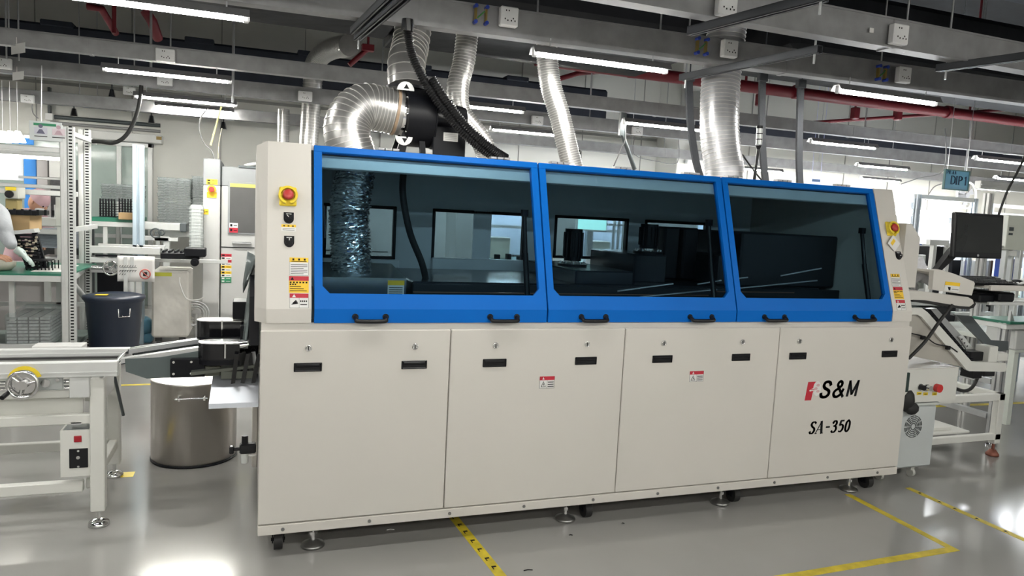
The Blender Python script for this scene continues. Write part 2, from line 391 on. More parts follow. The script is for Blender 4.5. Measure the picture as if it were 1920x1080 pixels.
for (px, py, yy, lb) in ((900, 29, B1(1.1)-.055, 'brass and blue terminal block left of the double socket with the orange sticker'), (1313, 88, B1(2.6)-.055, 'brass and blue terminal block left of the socket on the wide duct'), (1650, 138, B1(3.9)-.055, 'brass and blue terminal block above the right end of the blue lid')):
    block(on(px, py, yy), lb)
for (px, py, yy, lb) in ((311, 105, 3.01, 'white socket above the long left tube light'), (572, 181, 4.46, 'white socket in front of the vertical silver duct at the left'), (310, 152, 4.46, 'white socket above the middle left tube light'), (7, 120, 4.46, 'socket with a red mark at the left edge of the picture'),
                         (243, 171, 6.78, 'small white socket left of the middle tube light'), (53, 186, 6.78, 'small white socket on the far trunking at the left'), (248, 203, 7.84, 'white socket beside a row of dark clips at the left'), (430, 220, 7.84, 'white socket on the cream trunking behind the yellow cord'),
                         (1006, 226, 4.46, 'white socket between the wavy duct and the slanted duct'), (1193, 246, 4.46, 'white socket right of the slanted duct'), (1290, 255, 6.78, 'white socket near the column')):
    socket(on(px, py, yy), lb, 0.95, 0.14)
p = on(1634, 57, -.06); tag(MB().box((p.x-.014, p.y-.002, p.z-.012), (p.x+.014, p.y, p.z+.012)).build('paper_sticker', PAPER), 'tiny white paper sticker on the nearest trunking', 'sticker')
# white tags hanging at the left
for px, py, lb in ((34, 91, 'white card tag hanging at the left, upper of two'), (34, 142, 'white card tag hanging at the left, lower of two')):
    p = at(px, py, y=3.0 if py < 100 else 4.42)
    k = MB(Matrix.Translation(p) @ Matrix.Rotation(-0.9, 4, 'Z')); k.box((-.1, -.001, -.035), (.1, .001, .035)); k.cyl((-.02, 0, .03), (-.02, 0, .08), .002, n=5)
    tag(k.build('card_tag', PAPER), lb, 'tag')
# cross struts (C-channels)
def strut(p, q, label, rods=()):
    p = Vector(p); q = Vector(q); r = T('strut_channel', label, 'strut', p, 'steel strut channels hung under the trunking')
    d = (q-p).length; a = math.atan2(q.y-p.y, q.x-p.x); M = Matrix.Translation(p) @ Matrix.Rotation(a, 4, 'Z')
    b = MB(M); w_ = 0.021
    b.box((0, -w_, 0), (d, -w_+.004, .042)); b.box((0, w_-.004, 0), (d, w_, .042)); b.box((0, -w_, .038), (d, w_, .042)); b.box((0, -w_, 0), (d, -w_+.013, .004)); b.box((0, w_-.013, 0), (d, w_, .004))
    b.build('channel', mat('strut_zinc', (.10, .105, .115), .4, .5), r)
    for t in rods: MB(M).cyl((t*d, 0, -0.05), (t*d, 0, 4.4-p.z), 0.006, n=6).build('threaded_rod', ALU, r)
strut(at(1277, 152, z=2.47), at(1537, 100, z=2.47), 'dark strut crossing in front of the wide spiral duct, held by a white rod', (0.04, 0.97))
strut(at(1293, 67, z=2.47), at(1548, 2, z=2.47), 'upper dark strut crossing the nearest trunking at the top', (0.97,))
strut(at(670, 77, z=2.47), at(768, -6, z=2.47), 'pair of struts slanting up to the top edge, above the elbow duct', (0.03,))
strut(at(663, 66, z=2.49), at(740, -6, z=2.49), 'thinner strut behind its neighbour, slanting up to the top edge')
strut(at(1757, 135, z=2.5), at(1945, 110, z=2.5), 'strut at the right edge between the two nearest trunkings', (0.1,))
# ---------------- big dark ducts ----------------
b = MB(); b.box((-5, 1.15, 2.78), (0.9, 2.4, 3.3), 0.05); b.box((0.93, 1.15, 2.78), (3.1, 2.58, 3.3), 0.05); b.box((0.89, 1.13, 2.77), (0.95, 2.60, 3.32), 0.01)
d = T('air_duct', 'large black insulated air duct above the machine', 'air duct', (0, 1.8, 2.78)); b.build('insulation', DUCTB, d)
for x0, x1, y0, y1, lb in ((0.62, 0.86, 1.25, 1.75, 0), (1.0, 1.3, 1.2, 1.7, 0)):
    g = MB(); g.box((x0, y0, 2.755), (x1, y1, 2.78), 0.004)
    gg = g.build('diffuser', mat('dusty_diffuser', (0.5, 0.47, 0.38), .6, var=.25, scale=12), d)
    g = MB()
    for k in range(5): g.box((x0+.02, y0+.04+k*.09, 2.751), (x1-.02, y0+.06+k*.09, 2.756))
    g.build('vent_slats', INK, gg)
for x in (-1, 0.3, 1.9, 2.7): MB().cyl((x, 2.45, 2.8), (x, 2.45, 4.4), 0.006, n=6).build('hanger_rod', ALU, d)
d = T('air_duct', 'long navy-black duct hanging before the far wall at the left', 'air duct', (0, 7.5, 3.05))
b = MB(); b.box((-8, 7.3, 3.05), (5.2, 7.7, 3.58), 0.03); b.build('insulation', NAVY, d)
for x in (-2.5, -.9, .5, 2, 3.5): MB().box((x, 7.28, 3.55), (x+.35, 7.6, 3.62), 0.01).build('flange', NAVY, d)
d = T('air_duct', 'black duct mass in the upper right corner', 'air duct', (5, 0.5, 2.85))
MB().box((3.9, -1.6, 2.98), (13, -0.35, 3.5), .05).build('insulation', DUCTB, d)
MB().box((3.2, 0.05, 3.15), (13, .55, 3.5), .03).build('branch', NAVY, d)
d = T('air_duct', 'dark duct running behind the red pipe at the right', 'air duct', (7, 4, 3.0))
MB().box((3.6, 1.2, 2.82), (14, 2.2, 3.3), .05).build('insulation', DUCTB, d)
MB().box((5.4, 6.9, 2.95), (16, 7.3, 3.3), .03).build('insulation_back', NAVY, d)
# red sprinkler pipes
d = T('sprinkler_pipe', 'thick dark red sprinkler pipe running to the right', 'pipe', (4, 2.6, 2.85))
MB().cyl((2.2, 2.72, 2.86), (16, 2.60, 2.86), 0.055, n=16).build('main_pipe', RED, d)
for x in (3.1, 4.9, 6.9, 9.2): MB().cyl((x-.03, 2.67, 2.86), (x+.03, 2.67, 2.86), 0.066, n=16).build('coupling', RED, d)
for x in (4.3, 7.2): MB().cyl((x, 2.66, 2.9), (x, 2.66, 4.4), 0.012, n=8).build('hanger_rod', RED, d)
d = T('sprinkler_pipe', 'thin red branch pipe slanting behind the right tube light', 'pipe', (6, 3, 2.8))
MB().cyl(at(1490, 232, y=3.6), at(1925, 203, y=3.4), 0.02, n=10).build('branch_pipe', RED, d)
for px, py in ((1603, 215), (1683, 217), (1425, 190)): q = at(px, py, y=3.5); MB().box((q.x-.04, q.y-.04, q.z-.05), (q.x+.04, q.y+.04, q.z+.08), .01).cyl((q.x, q.y, q.z), (q.x, q.y, 4.4), .012, n=8).build('coupling', RED, d)
d = T('sprinkler_pipe', 'red sprinkler pipes with a bent brace at the upper left', 'pipe', (-1.5, 5.5, 3.3))
MB().tube([at(163, 12, y=5.2), at(190, 16, y=5.2), at(217, 62, y=5.6)], .035, 10).build('main_pipe', RED, d)
MB().tube([at(272, 20, y=5.2), at(285, 40, y=5.2), at(296, 72, y=5.4)], .05, 10).build('branch_pipe', RED, d)
MB().tube([at(214, 10, y=5.2), at(214, 62, y=5.2)], .02, 10).build('drop_pipe', RED, d)
d = T('sprinkler_pipe', 'red angled brace behind the double strut, above the elbow duct', 'pipe', (0.4, 4, 3))
MB().tube([at(655, 122, y=4), at(680, 100, y=4), at(690, 92, y=4)], .025, 8).cyl(at(690, 92, y=4), (at(690, 92, y=4).x, 4, 4.4), .012, n=8).build('brace', RED, d); MB().box(at(677, 96, y=4.02), at(702, 84, y=3.94)).build('bracket', RED, d)
d = T('sprinkler_pipe', 'red sprinkler pipe with brace between the slanted duct and the tube light', 'pipe', (2.5, 4, 3))
MB().tube([at(1042, 150, y=3.6), at(1085, 137, y=3.6), at(1150, 132, y=3.6)], .025, 8).cyl(at(1085, 137, y=3.6), (at(1085, 137, y=3.6).x, 3.6, 4.4), .012, n=8).build('branch_pipe', RED, d)
# assorted thin rods between the ceiling and the rows
for px, yy, lb in ((283, 5.0, 'white hanger rod crossing the two left trunkings'), (437, 4.2, 'thick grey hanger pole at the right end of the long left tube light'), (13, 4.0, 'left edge thin hanger rod'), (36, 4.0, 'second thin hanger rod at the left edge')):
    p = at(px, 150, y=yy); tag(MB().cyl((p.x, p.y, 2.45 if px == 437 else 2.6), (p.x, p.y, 4.4), .012 if px in (283, 437) else .007, n=8).build('hanger_rod', ALU), lb, 'rod')
# ---------------- the wave soldering machine ----------------
L = 3.6
MC = T('wave_soldering_machine', 'long cream machine with blue glazed lids, S&M lettering and levelling feet', 'machine', (1.8, 0.7, 0))
prof = [(0.008, 0.11), (0.008, 1.03), (1.40, 1.03), (1.40, 0.11)]
MB().ext(prof, 'x', 0.0, L).build('cabinet_body', WHITE2, MC)
SEAM = [0.0, 0.815, 1.71, 2.655, L]
YL = -0.012
def surf(x, z): return Vector((x, YL, z))
b = MB(); b.box((-0.003, YL, 0.108), (L+0.003, 0.03, 0.152), 0.003); rail = b.build('kick_rail', WHITE, MC)
b = MB()
for i in range(10):
    x = 0.10+i*0.372
    b.cyl((x, YL-0.003, 0.13), (x, YL+.001, 0.13), 0.008, n=10)
b.build('rail_screws', mat('screw_steel', (.25, .25, .25), .3, .8), rail)
LOCKX = [(0.19, 0.65), (1.03, 1.50), (1.93, 2.41), (2.785, 3.445)]
def warn_small(x0, z0, x1, z1, par):
    w_ = x1-x0; h = z1-z0; b = MB(front(x0, YL, z0)); e = 0.0006
    b.m = 0; b.box((0, 0, 0), (w_, h, e)); b.m = 1; b.box((0, h*.68, e), (w_, h, 2*e))
    b.m = 2
    for k in range(3): b.box((w_*.55, h*(.12+.18*k), e), (w_*.95, h*(.18+.18*k), 2*e))
    b.box((w_*.5, 0, e), (w_*.51, h*.68, 2*e)); b.box((0, 0, e), (w_, .001, 2*e)); b.box((0, 0, e), (.001, h, 2*e)); b.box((w_-.001, 0, e), (w_, h, 2*e))
    b.ext([(w_*.10, h*.12), (w_*.42, h*.12), (w_*.26, h*.60)], 'z', e, 2*e); b.m = 0; b.ext([(w_*.15, h*.16), (w_*.37, h*.16), (w_*.26, h*.52)], 'z', 2*e, 3*e)
    b.m = 2; b.nib([[(w_*.29, h*.46), (w_*.24, h*.33), (w_*.29, h*.33), (w_*.24, h*.2)]], .002, .0015, 3*e, 4*e)
    b.m = 0; b.ext([(w_*.18, h*.74), (w_*.32, h*.74), (w_*.25, h*.95)], 'z', 2*e, 3*e)
    b.build('warning_label', [LWHITE, REDL, INK], par)
for i in range(4):
    x0 = SEAM[i]+(0.0022 if i else -0.003); x1 = SEAM[i+1]-(0.0022 if i < 3 else -0.003)
    b = MB(); b.box((x0, YL, 0.157), (x1, 0.012, 1.0), 0.0035)
    dr = b.build('access_door', WHITE, MC)
    for x in LOCKX[i]:
        k = MB(); k.cyl((x, YL-0.008, 0.925), (x, YL, 0.925), 0.0125, n=20); k.torus((x, YL-.007, .925), .0115, .003, 'y', 20, 6)
        k.m = 1; k.box((x-.0015, YL-.0095, .917), (x+.0015, YL-.007, .933)); k.build('cam_lock', [CHROME, INK], dr)
        k = MB(); w_, h = 0.058, 0.019
        zc = 0.842
        k.box((x-w_, YL-0.006, zc-h), (x-w_+.007, YL, zc+h), .002); k.box((x+w_-.007, YL-0.006, zc-h), (x+w_, YL, zc+h), .002)
        k.box((x-w_, YL-0.006, zc-h), (x+w_, YL, zc-h+.006), .002); k.box((x-w_, YL-0.006, zc+h-.006), (x+w_, YL, zc+h), .002)
        k.box((x-w_+.004, YL-0.0015, zc-h+.004), (x+w_-.004, YL, zc+h-.004)); k.box((x-w_+.008, YL-0.008, zc+.001), (x+w_-.008, YL-.001, zc+h-.004), .003)
        k.build('flush_handle', BLACK, dr)
    if i == 1: warn_small(1.262, 0.712, 1.340, 0.770, dr)
    if i == 2: warn_small(2.100, 0.718, 2.185, 0.774, dr)
    if i == 3:
        # red emblem with a pale face shape, and the lettering
        b = MB(front(2.865, YL, 0.588)); e = .0008
        b.ext([(-.004, 0), (.040, 0), (.047, .040), (.052, .058), (.050, .075), (.072, .105), (.010, .105)], 'z', 0, e)
        b.m = 1; b.ext([(.075+.030*math.cos(t)*.92, .066+.042*math.sin(t)) for t in [2*PI*k/18 for k in range(18)]], 'z', e, 2*e)
        b.ext([(.022, .058), (.05, .070), (.05, .052), (.026, .050)], 'z', e, 2*e)
        b.m = 2
        for kx, ky in ((.080, .085), (.082, .050), (.066, .066)): b.ext([(kx+.012*math.cos(t), ky+.008*math.sin(t)) for t in [2*PI*k/10 for k in range(10)]], 'z', 2*e, 3*e)
        b.m = 0
        for kk in range(2): b.box((.03, .052+kk*.008, 2*e), (.058, .0545+kk*.008, 3*e))
        b.build('emblem', [REDL, LWHITE, mat('pale_pink', (.62, .42, .42), .5)], dr)
        KB = front(2.966, YL, 0.601) @ Matrix(((1, .18, 0, 0), (0, 1, 0, 0), (0, 0, 1, 0), (0, 0, 0, 1)))
        b = MB(KB)
        SS = [(.058, .070), (.050, .083), (.034, .089), (.016, .084), (.010, .068), (.020, .054), (.040, .044), (.054, .034), (.056, .018), (.044, .005), (.024, .001), (.006, .008), (.001, .022)]
        AM = [(.074, .000), (.030, .056), (.022, .074), (.034, .088), (.048, .082), (.050, .066), (.034, .050), (.010, .034), (.004, .018), (.014, .003), (.034, .001), (.054, .014), (.068, .042)]
        b.nib([SS], .019, .0155, 0, .001)
        b.nib([[(x+.088, y) for x, y in AM]], .017, .0145, 0, .001)
        b.nib([[(.194, .002), (.194, .088)], [(.194, .086), (.224, .012)], [(.224, .012), (.254, .086)], [(.254, .088), (.254, .002)]], .0165, .013, 0, .001)
        b.build('brand_lettering', INK, dr)
        S_ = [(.036, .060), (.026, .068), (.012, .066), (.006, .054), (.014, .042), (.028, .032), (.032, .018), (.022, .004), (.008, .004), (.002, .014)]
        A_1 = [(0, 0), (.028, .068)]; A_2 = [(.028, .070), (.043, 0)]
        C3 = [(.004, .054), (.012, .066), (.024, .066), (.030, .054), (.024, .042), (.014, .037), (.027, .034), (.033, .020), (.024, .004), (.010, .002), (.002, .010)]
        C5 = [(.030, .066), (.010, .066)]; C5b = [(.010, .066), (.006, .040)]; C5c = [(.006, .040), (.018, .044), (.030, .034), (.030, .016), (.018, .003), (.004, .006)]
        C0 = [(.017, .067), (.006, .055), (.003, .034), (.006, .012), (.017, .001), (.028, .012), (.031, .034), (.028, .055), (.017, .067)]
        b = MB(front(2.912, YL, 0.393) @ Matrix(((1, .16, 0, 0), (0, 1, 0, 0), (0, 0, 1, 0), (0, 0, 0, 1))))
        off = lambda P, dx: [(x+dx, y) for x, y in P]
        b.nib([off(S_, 0)], .0145, .006, 0, .001)
        b.nib([off(A_1, .045)], .006, .004, 0, .001); b.nib([off(A_2, .045)], .0155, .006, 0, .001)
        b.nib([[(.057, .022), (.083, .022)], [(.040, .001), (.054, .001)], [(.080, .001), (.098, .001)]], .005, .004, 0, .001)
        b.box((.112, .030, 0), (.140, .039, .001))
        b.nib([off(C3, .155), off(C5b, .205), off(C5c, .205), off(C0, .252)], .0145, .006, 0, .001); b.nib([off(C5, .205)], .011, .010, 0, .001)
        b.build('lettering', INK, dr)
# levelling feet and casters
for x in (0.235, 1.48, 2.42, 3.33):
    r = MB(); r.cyl((x, 0.075, 0.012), (x, 0.075, 0.12), 0.0105, n=12); r.cyl((x, .075, .055), (x, .075, .070), .019, n=6, smooth=False)
    r = r.build('levelling_foot', CHROME, MC)
    MB().lathe([(0, .03), (.016, .03), (.03, .022), (.05, .014), (.053, .006), (.05, 0.001), (0, 0.001)], (x, 0.075, 0), 28).build('foot_disc', mat('foot_steel', (.30, .30, .29), .3, .9), r)
for x in (0.085, 1.60, 2.51, 3.47):
    for y in (0.085,):
        b = MB(); b.cyl((x-.018, y, .045), (x+.018, y, .045), .044, n=26); w_ = b.build('caster', RUBBER, MC)
        b = MB(); b.box((x-.03, y-.03, .085), (x+.03, y+.03, .112), .004); b.box((x-.026, y-.02, .035), (x-.021, y+.02, .09)); b.box((x+.021, y-.02, .035), (x+.026, y+.02, .09)); b.cyl((x-.03, y, .045), (x+.03, y, .045), .008, n=8)
        b.build('fork', BLACKM, w_)
for x in (0.235, 1.48, 2.42, 3.33):
    MB().cyl((x, 1.28, 0), (x, 1.28, 0.13), 0.012, n=10).build('levelling_foot', CHROME, MC)
# hood ends
end = [(0.0, 1.03), (0.0, 1.09), (0.23, 1.80), (1.35, 1.80), (1.40, 1.75), (1.40, 1.03)]
b = MB(); b.ext(end, 'x', 0.018, 0.200)
endb = [(0.06, 1.03), (0.06, 1.09), (0.27, 1.78), (1.33, 1.78), (1.38, 1.74), (1.38, 1.03)]
b.add([(0.018, y, z) for y, z in end]+[(-.028, y, z) for y, z in endb], [(i, (i+1) % 6, 6+(i+1) % 6, 6+i) for i in range(6)]+[(6, 7, 8, 9, 10, 11)])
b.build('left_end_panel', WHITE, MC)
MB().box((-.028, .85, .11), (-.001, 1.40, 1.0), .004).build('side_cover', WHITE, MC)
MB().ext(end, 'x', 3.455, 3.603).build('right_end_panel', WHITE, MC)
MB().ext([(3.60, 1.60), (3.64, 1.60), (3.72, 1.52), (3.72, 1.22), (3.60, 1.22)], 'y', .10, .95).build('exit_cover', WHITE2, MC)
b = MB(); b.box((-0.003, 0.26, 1.775), (L+0.003, 1.36, 1.80), .002); b.build('roof_panel', WHITE2, MC)
# rear wall of the hood, with windows
rb = MB(); Y0, Y1 = 1.34, 1.37
wins = [(0.36, 0.80, 1.22, 1.52), (1.03, 1.66, 1.22, 1.53), (1.87, 2.43, 1.26, 1.53), (2.56, 3.08, 1.26, 1.53)]
rb.box((0.2, Y0, 1.55), (3.46, Y1, 1.78)); rb.box((0.2, Y0, 1.03), (3.46, Y1, 1.22))
xs = [0.2]+[v for w_ in wins for v in w_[:2]]+[3.46]
for i in range(0, len(xs), 2): rb.box((xs[i], Y0, 1.22), (xs[i+1], Y1, 1.55))
rear = rb.build('rear_panel', mat('hood_inner_grey', (0.68, 0.71, 0.73), .5), MC)
for (x0, x1, z0, z1) in wins:
    f = MB(); t = .018
    f.box((x0, Y0-.01, z0), (x0+t, Y1, 1.55), .003); f.box((x1-t, Y0-.01, z0), (x1, Y1, 1.55), .003); f.box((x0, Y0-.01, 1.53), (x1, Y1, 1.55), .003); f.box((x0, Y0-.01, z0), (x1, Y1, z0+t), .003)
    ff = f.build('rear_window_frame', BLACKM, MC)
    MB().box((x0, 1.352, z0), (x1, 1.356, 1.55)).build('rear_pane', glassmat('grey_tint_glass', (.6, .66, .68), 1.45), ff)
b = MB()   # pale rear lid bodies seen between the windows
b.box((1.30, 1.33, 1.22), (1.42, 1.345, 1.55)); b.box((.36, 1.30, 1.17), (.82, 1.34, 1.22), .005); b.box((1.03, 1.30, 1.13), (1.66, 1.34, 1.24), .005)
b.build('rear_lid_frame', GREYIN, MC)
# deck and tunnel covers
MB().box((0.2, 0.02, 1.03), (3.455, 1.33, 1.045)).build('deck', DARKIN, MC)
b = MB(); b.box((0.72, 0.42, 1.045), (3.30, 1.25, 1.175), .006); cov = b.build('tunnel_cover', DARKIN, MC)
b = MB(); b.box((1.62, 0.42, 1.17), (1.98, 1.2, 1.25), .008); b.box((2.08, .60, 1.17), (2.30, 1.2, 1.34), .008); b.build('tunnel_step', DARKIN, MC)
b = MB(); b.ext([(.30, 1.045), (.30, 1.13), (.30, 1.20), (.72, 1.24), (.72, 1.045)], 'x', 0.26, 0.665); bx = b.build('flux_box', mat('flux_box_steel', (.42, .46, .46), .22, .9, var=.1), MC)
e = .001
b = MB(front(.575, .299, 1.075)); b.box((0, 0, 0), (.08, .115, e)); b.m = 1; b.box((0, .092, e), (.08, .115, 2*e)); b.m = 2; b.box((0, 0, e), (.08, .028, 2*e)); b.m = 3
for k in range(5): b.box((.006, .038+k*.01, e), (.072, .041+k*.01, 2*e))
b.build('warning_label', [LWHITE, LYEL, REDL, INK], bx)
# foil hose inside
random.seed(3)
b = MB(); P = [(0.43, .50, 1.20), (0.42, .51, 1.35), (0.41, .52, 1.5), (0.43, .55, 1.65), (.44, .6, 1.78)]
b.tube(P, .1, 40, seg=40, rf=lambda t, i: .094+.006*math.sin(i*1.57)+random.uniform(-.004, .004))
for v in b.v: v += Vector((random.uniform(-.004, .004), random.uniform(-.004, .004), random.uniform(-.003, .003)))
b.sm = [False]*len(b.f)
b.build('foil_exhaust_hose', mat('crumpled_foil', (.75, .78, .8), .16, 1.0, var=.1), MC)
b = MB(); b.tube([(.70, .62, 1.77), (.69, .60, 1.62), (.73, .58, 1.42), (.80, .58, 1.26), (.83, .6, 1.17)], .018, 10, seg=8); b.build('power_cable', RUBBER, MC)
for x, z0, z1, rr in ((1.76, 1.25, 1.47, .052), (2.27, 1.34, 1.52, .055)):
    b = MB(); b.cyl((x, .78, z0+.03), (x, .78, z1), rr, n=24); b.cyl((x, .78, z0), (x, .78, z0+.012), rr*1.7, n=24)
    for k in range(14): b.box((x-.003+(rr+.004)*math.cos(k*.45), .777+(rr+.004)*math.sin(k*.45), z0+.05), (x+.003+(rr+.004)*math.cos(k*.45), .783+(rr+.004)*math.sin(k*.45), z1-.02))
    mm = b.build('fan_motor', BLACKM, MC)
    b = MB()
    for k in range(10): b.cyl((x+rr*1.4*math.cos(k*.628), .78+rr*1.4*math.sin(k*.628), z0+.01), (x+rr*1.4*math.cos(k*.628), .78+rr*1.4*math.sin(k*.628), z0+.026), .006, n=6)
    b.build('flange_bolts', CHROME, mm)
for x in (2.42, 2.56): MB().box((x-.055, .75, 1.18), (x+.055, .90, 1.51), .012).build('motor_box', BLACKM, MC)
for x, y in ((1.20, .419), (1.88, .419), (2.36, .419), (2.86, .419)):
    b = MB(front(x, y, 1.125)); b.box((0, 0, 0), (.045, .026, e)); b.m = 1; b.box((0, .018, e), (.045, .026, 2*e))
    for k in range(2): b.box((.005, .004+k*.007, e), (.04, .006+k*.007, 2*e))
    b.build('small_label', [LWHITE, REDL], MC)
# conveyor rails and rods inside
b = MB(); b.box((0.25, .26, 1.055), (3.45, .275, 1.085)); b.box((.25, .33, 1.075), (3.45, .34, 1.10)); b.build('guide_rail', mat('rail_black', (.05, .05, .06), .3, .8), MC)
b = MB(); b.box((0.7, .30, 1.132), (2.4, .304, 1.137)); b.box((2.45, .30, 1.155), (3.0, .304, 1.160)); b.build('rail_edge', mat('rail_copper', (.35, .2, .14), .3, .7), MC)
RODS = [((1158, 546), (1262, 532)), ((1200, 557), (1344, 543)), ((1308, 533), (1352, 526)), ((1382, 541), (1532, 526)), ((1464, 517), (1540, 503)), ((1380, 523), (1402, 520))]
for p, q in [(at(*u, y=.27), at(*v_, y=.27)) for u, v_ in RODS]:
    MB().cyl(p, q, .005, n=8).build('adjusting_rod', ALU, MC)
b = MB(); b.box((2.72, .46, 1.175), (3.45, 1.28, 1.50), .01); b.box((2.60, .50, 1.175), (2.72, 1.2, 1.36), .01); b.build('cooling_box', mat('matt_dark_box', (.012, .014, .018), .6), MC)
b = MB(); b.box((.72, .40, 1.05), (3.44, .425, 1.165), .003); b.build('front_apron', mat('matt_dark_box', (.012, .014, .018), .6), MC)
# hinges on the top edge
for x in (.55, 1.10, 1.42, 1.78, 2.2, 2.48, 2.82, 3.25):
    b = MB()
    for k in range(3): b.box((x-.05+k*.035, .25, 1.80), (x-.02+k*.035, .29, 1.812), .002)
    b.build('lid_hinge', mat('hinge_zinc', (.4, .4, .4), .4, .6), MC)
# lids
SL = Matrix(((1, 0, 0, 0), (0, .3082, -.9513, 0), (0, .9513, .3082, 1.09), (0, 0, 0, 1)))
def slope(x, v, n=0): return SL @ Vector((x, v, n))
DX = [0.208, 1.287, 2.367, 3.447]; TOP = 0.742
for i in range(3):
    a, c = DX[i]+.004, DX[i+1]-.004; w0 = .034; vb = .068; vt = TOP-.030; n0, n1 = -.022, .006
    b = MB(SL)
    b.box((a, -.001, n0), (c, vb, n1)); b.box((a, vt, n0), (c, TOP, n1), .002)
    b.box((a, vb, n0), (a+w0, vt, n1)); b.box((c-w0, vb, n0), (c, vt, n1)); g = .03
    b.ext([(a+w0, vb), (a+w0+g, vb), (a+w0, vb+g*1.1)], 'z', n0, n1); b.ext([(c-w0, vb), (c-w0-g, vb), (c-w0, vb+g*1.1)], 'z', n0, n1)
    b.M = Matrix(); b.box((a, -.0065, 1.031), (c, .018, 1.0915))
    lid = b.build('glazed_lid', BLUE, MC)
    lid['label'] = ['blue lid over the foil hose', 'middle blue lid over the black motors', 'right blue lid over the darkest window'][i]
    MB(SL).box((a+w0-.008, vb-.006, -.012), (c-w0+.008, vt+.004, -.008)).build('glass_pane', TGLASS, lid)
    MB(SL).box((a+.02, vt-.062, -.045), (c-.02, vt-.004, -.024), .002).build('inner_rail', mat('inner_rail_grey', (.72, .76, .78), .4, 0.1), lid)
    for x in ([.45, 1.065], [1.53, 2.145], [2.61, 3.23])[i]:
        h = MB(); h.tube([(x-.066, -.006, 1.058), (x-.064, -.028, 1.048), (x-.052, -.034, 1.042), (x+.052, -.034, 1.042), (x+.064, -.028, 1.048), (x+.066, -.006, 1.058)], .0095, 10, seg=4)
        for s_ in (-1, 1): h.cyl((x+s_*.066, -.012, 1.058), (x+s_*.066, -.005, 1.058), .014, n=12)
        h.build('pull_handle', BLACK, lid)
    x = c-.055
    MB().cyl(slope(x, .50, -.07), slope(x, .28, -.09), .011, n=12).cyl(slope(x, .30, -.09), slope(x, .04, -.10), .014, n=12).box(slope(x-.015, .52, -.075), slope(x+.015, .48, -.06)).build('gas_strut', BLACK, MC)
MB(SL).cyl((.262, .33, -.05), (.262, .48, -.05), .003, n=8).build('gas_strut', CHROME, MC)
# controls on the end panels
def estop(u, v, w_=1.0):
    k = plane(slope(u, v, 0), (1, 0, 0), (0, .3082, .9513))
    b = MB(k); b.box((-.036, -.043, 0), (.036, .043, .010), .008)
    R_, r_ = .040, .030
    for t in range(24):
        a0, a1 = 2*PI*t/24, 2*PI*(t+1)/24
        if 17 <= t <= 18: continue
        q = [(r_*math.cos(a0), r_*math.sin(a0)), (R_*math.cos(a0), R_*math.sin(a0)), (R_*math.cos(a1), R_*math.sin(a1)), (r_*math.cos(a1), r_*math.sin(a1))]
        b.ext(q, 'z', .008, .032)
    s = b.build('emergency_stop', mat('estop_yellow', (.82, .62, .04), .4), MC)
    b = MB(k); b.lathe([(0, .044), (.014, .044), (.022, .040), (.023, .030), (.012, .026), (.012, .005)], (0, 0, 0), 26); b.build('mushroom_button', mat('estop_red', (.50, .045, .04), .35), s)
    return s
def selector(u, v, ang):
    k = plane(slope(u, v, 0), (1, 0, 0), (0, .3082, .9513)); b = MB(k)
    pts = [(-.021, .024), (.021, .024), (.021, -.005)]+[(.021*math.cos(t), -.005+.021*math.sin(t)) for t in [-PI*j/10 for j in range(1, 10)]]+[(-.021, -.005)]
    b.ext(pts, 'z', 0, .003); b.cyl((0, -.003, .003), (0, -.003, .014), .016, n=22)
    s = b.build('selector_switch', BLACK, MC)
    b = MB(k @ Matrix.Translation((0, -.003, .014)) @ Matrix.Rotation(ang, 4, 'Z')); b.box((-.003, -.012, 0), (.003, .012, .008), .001); b.m = 1; b.box((-.0015, .002, .008), (.0015, .012, .0085))
    b.build('knob_pointer', [BLACK, LWHITE], s)
    b = MB(k); b.box((-.011, .015, .003), (.011, .018, .0035)); b.build('switch_text', LWHITE, s)
estop(.102, .495); selector(.106, .40, .7); selector(.108, .295, 0)
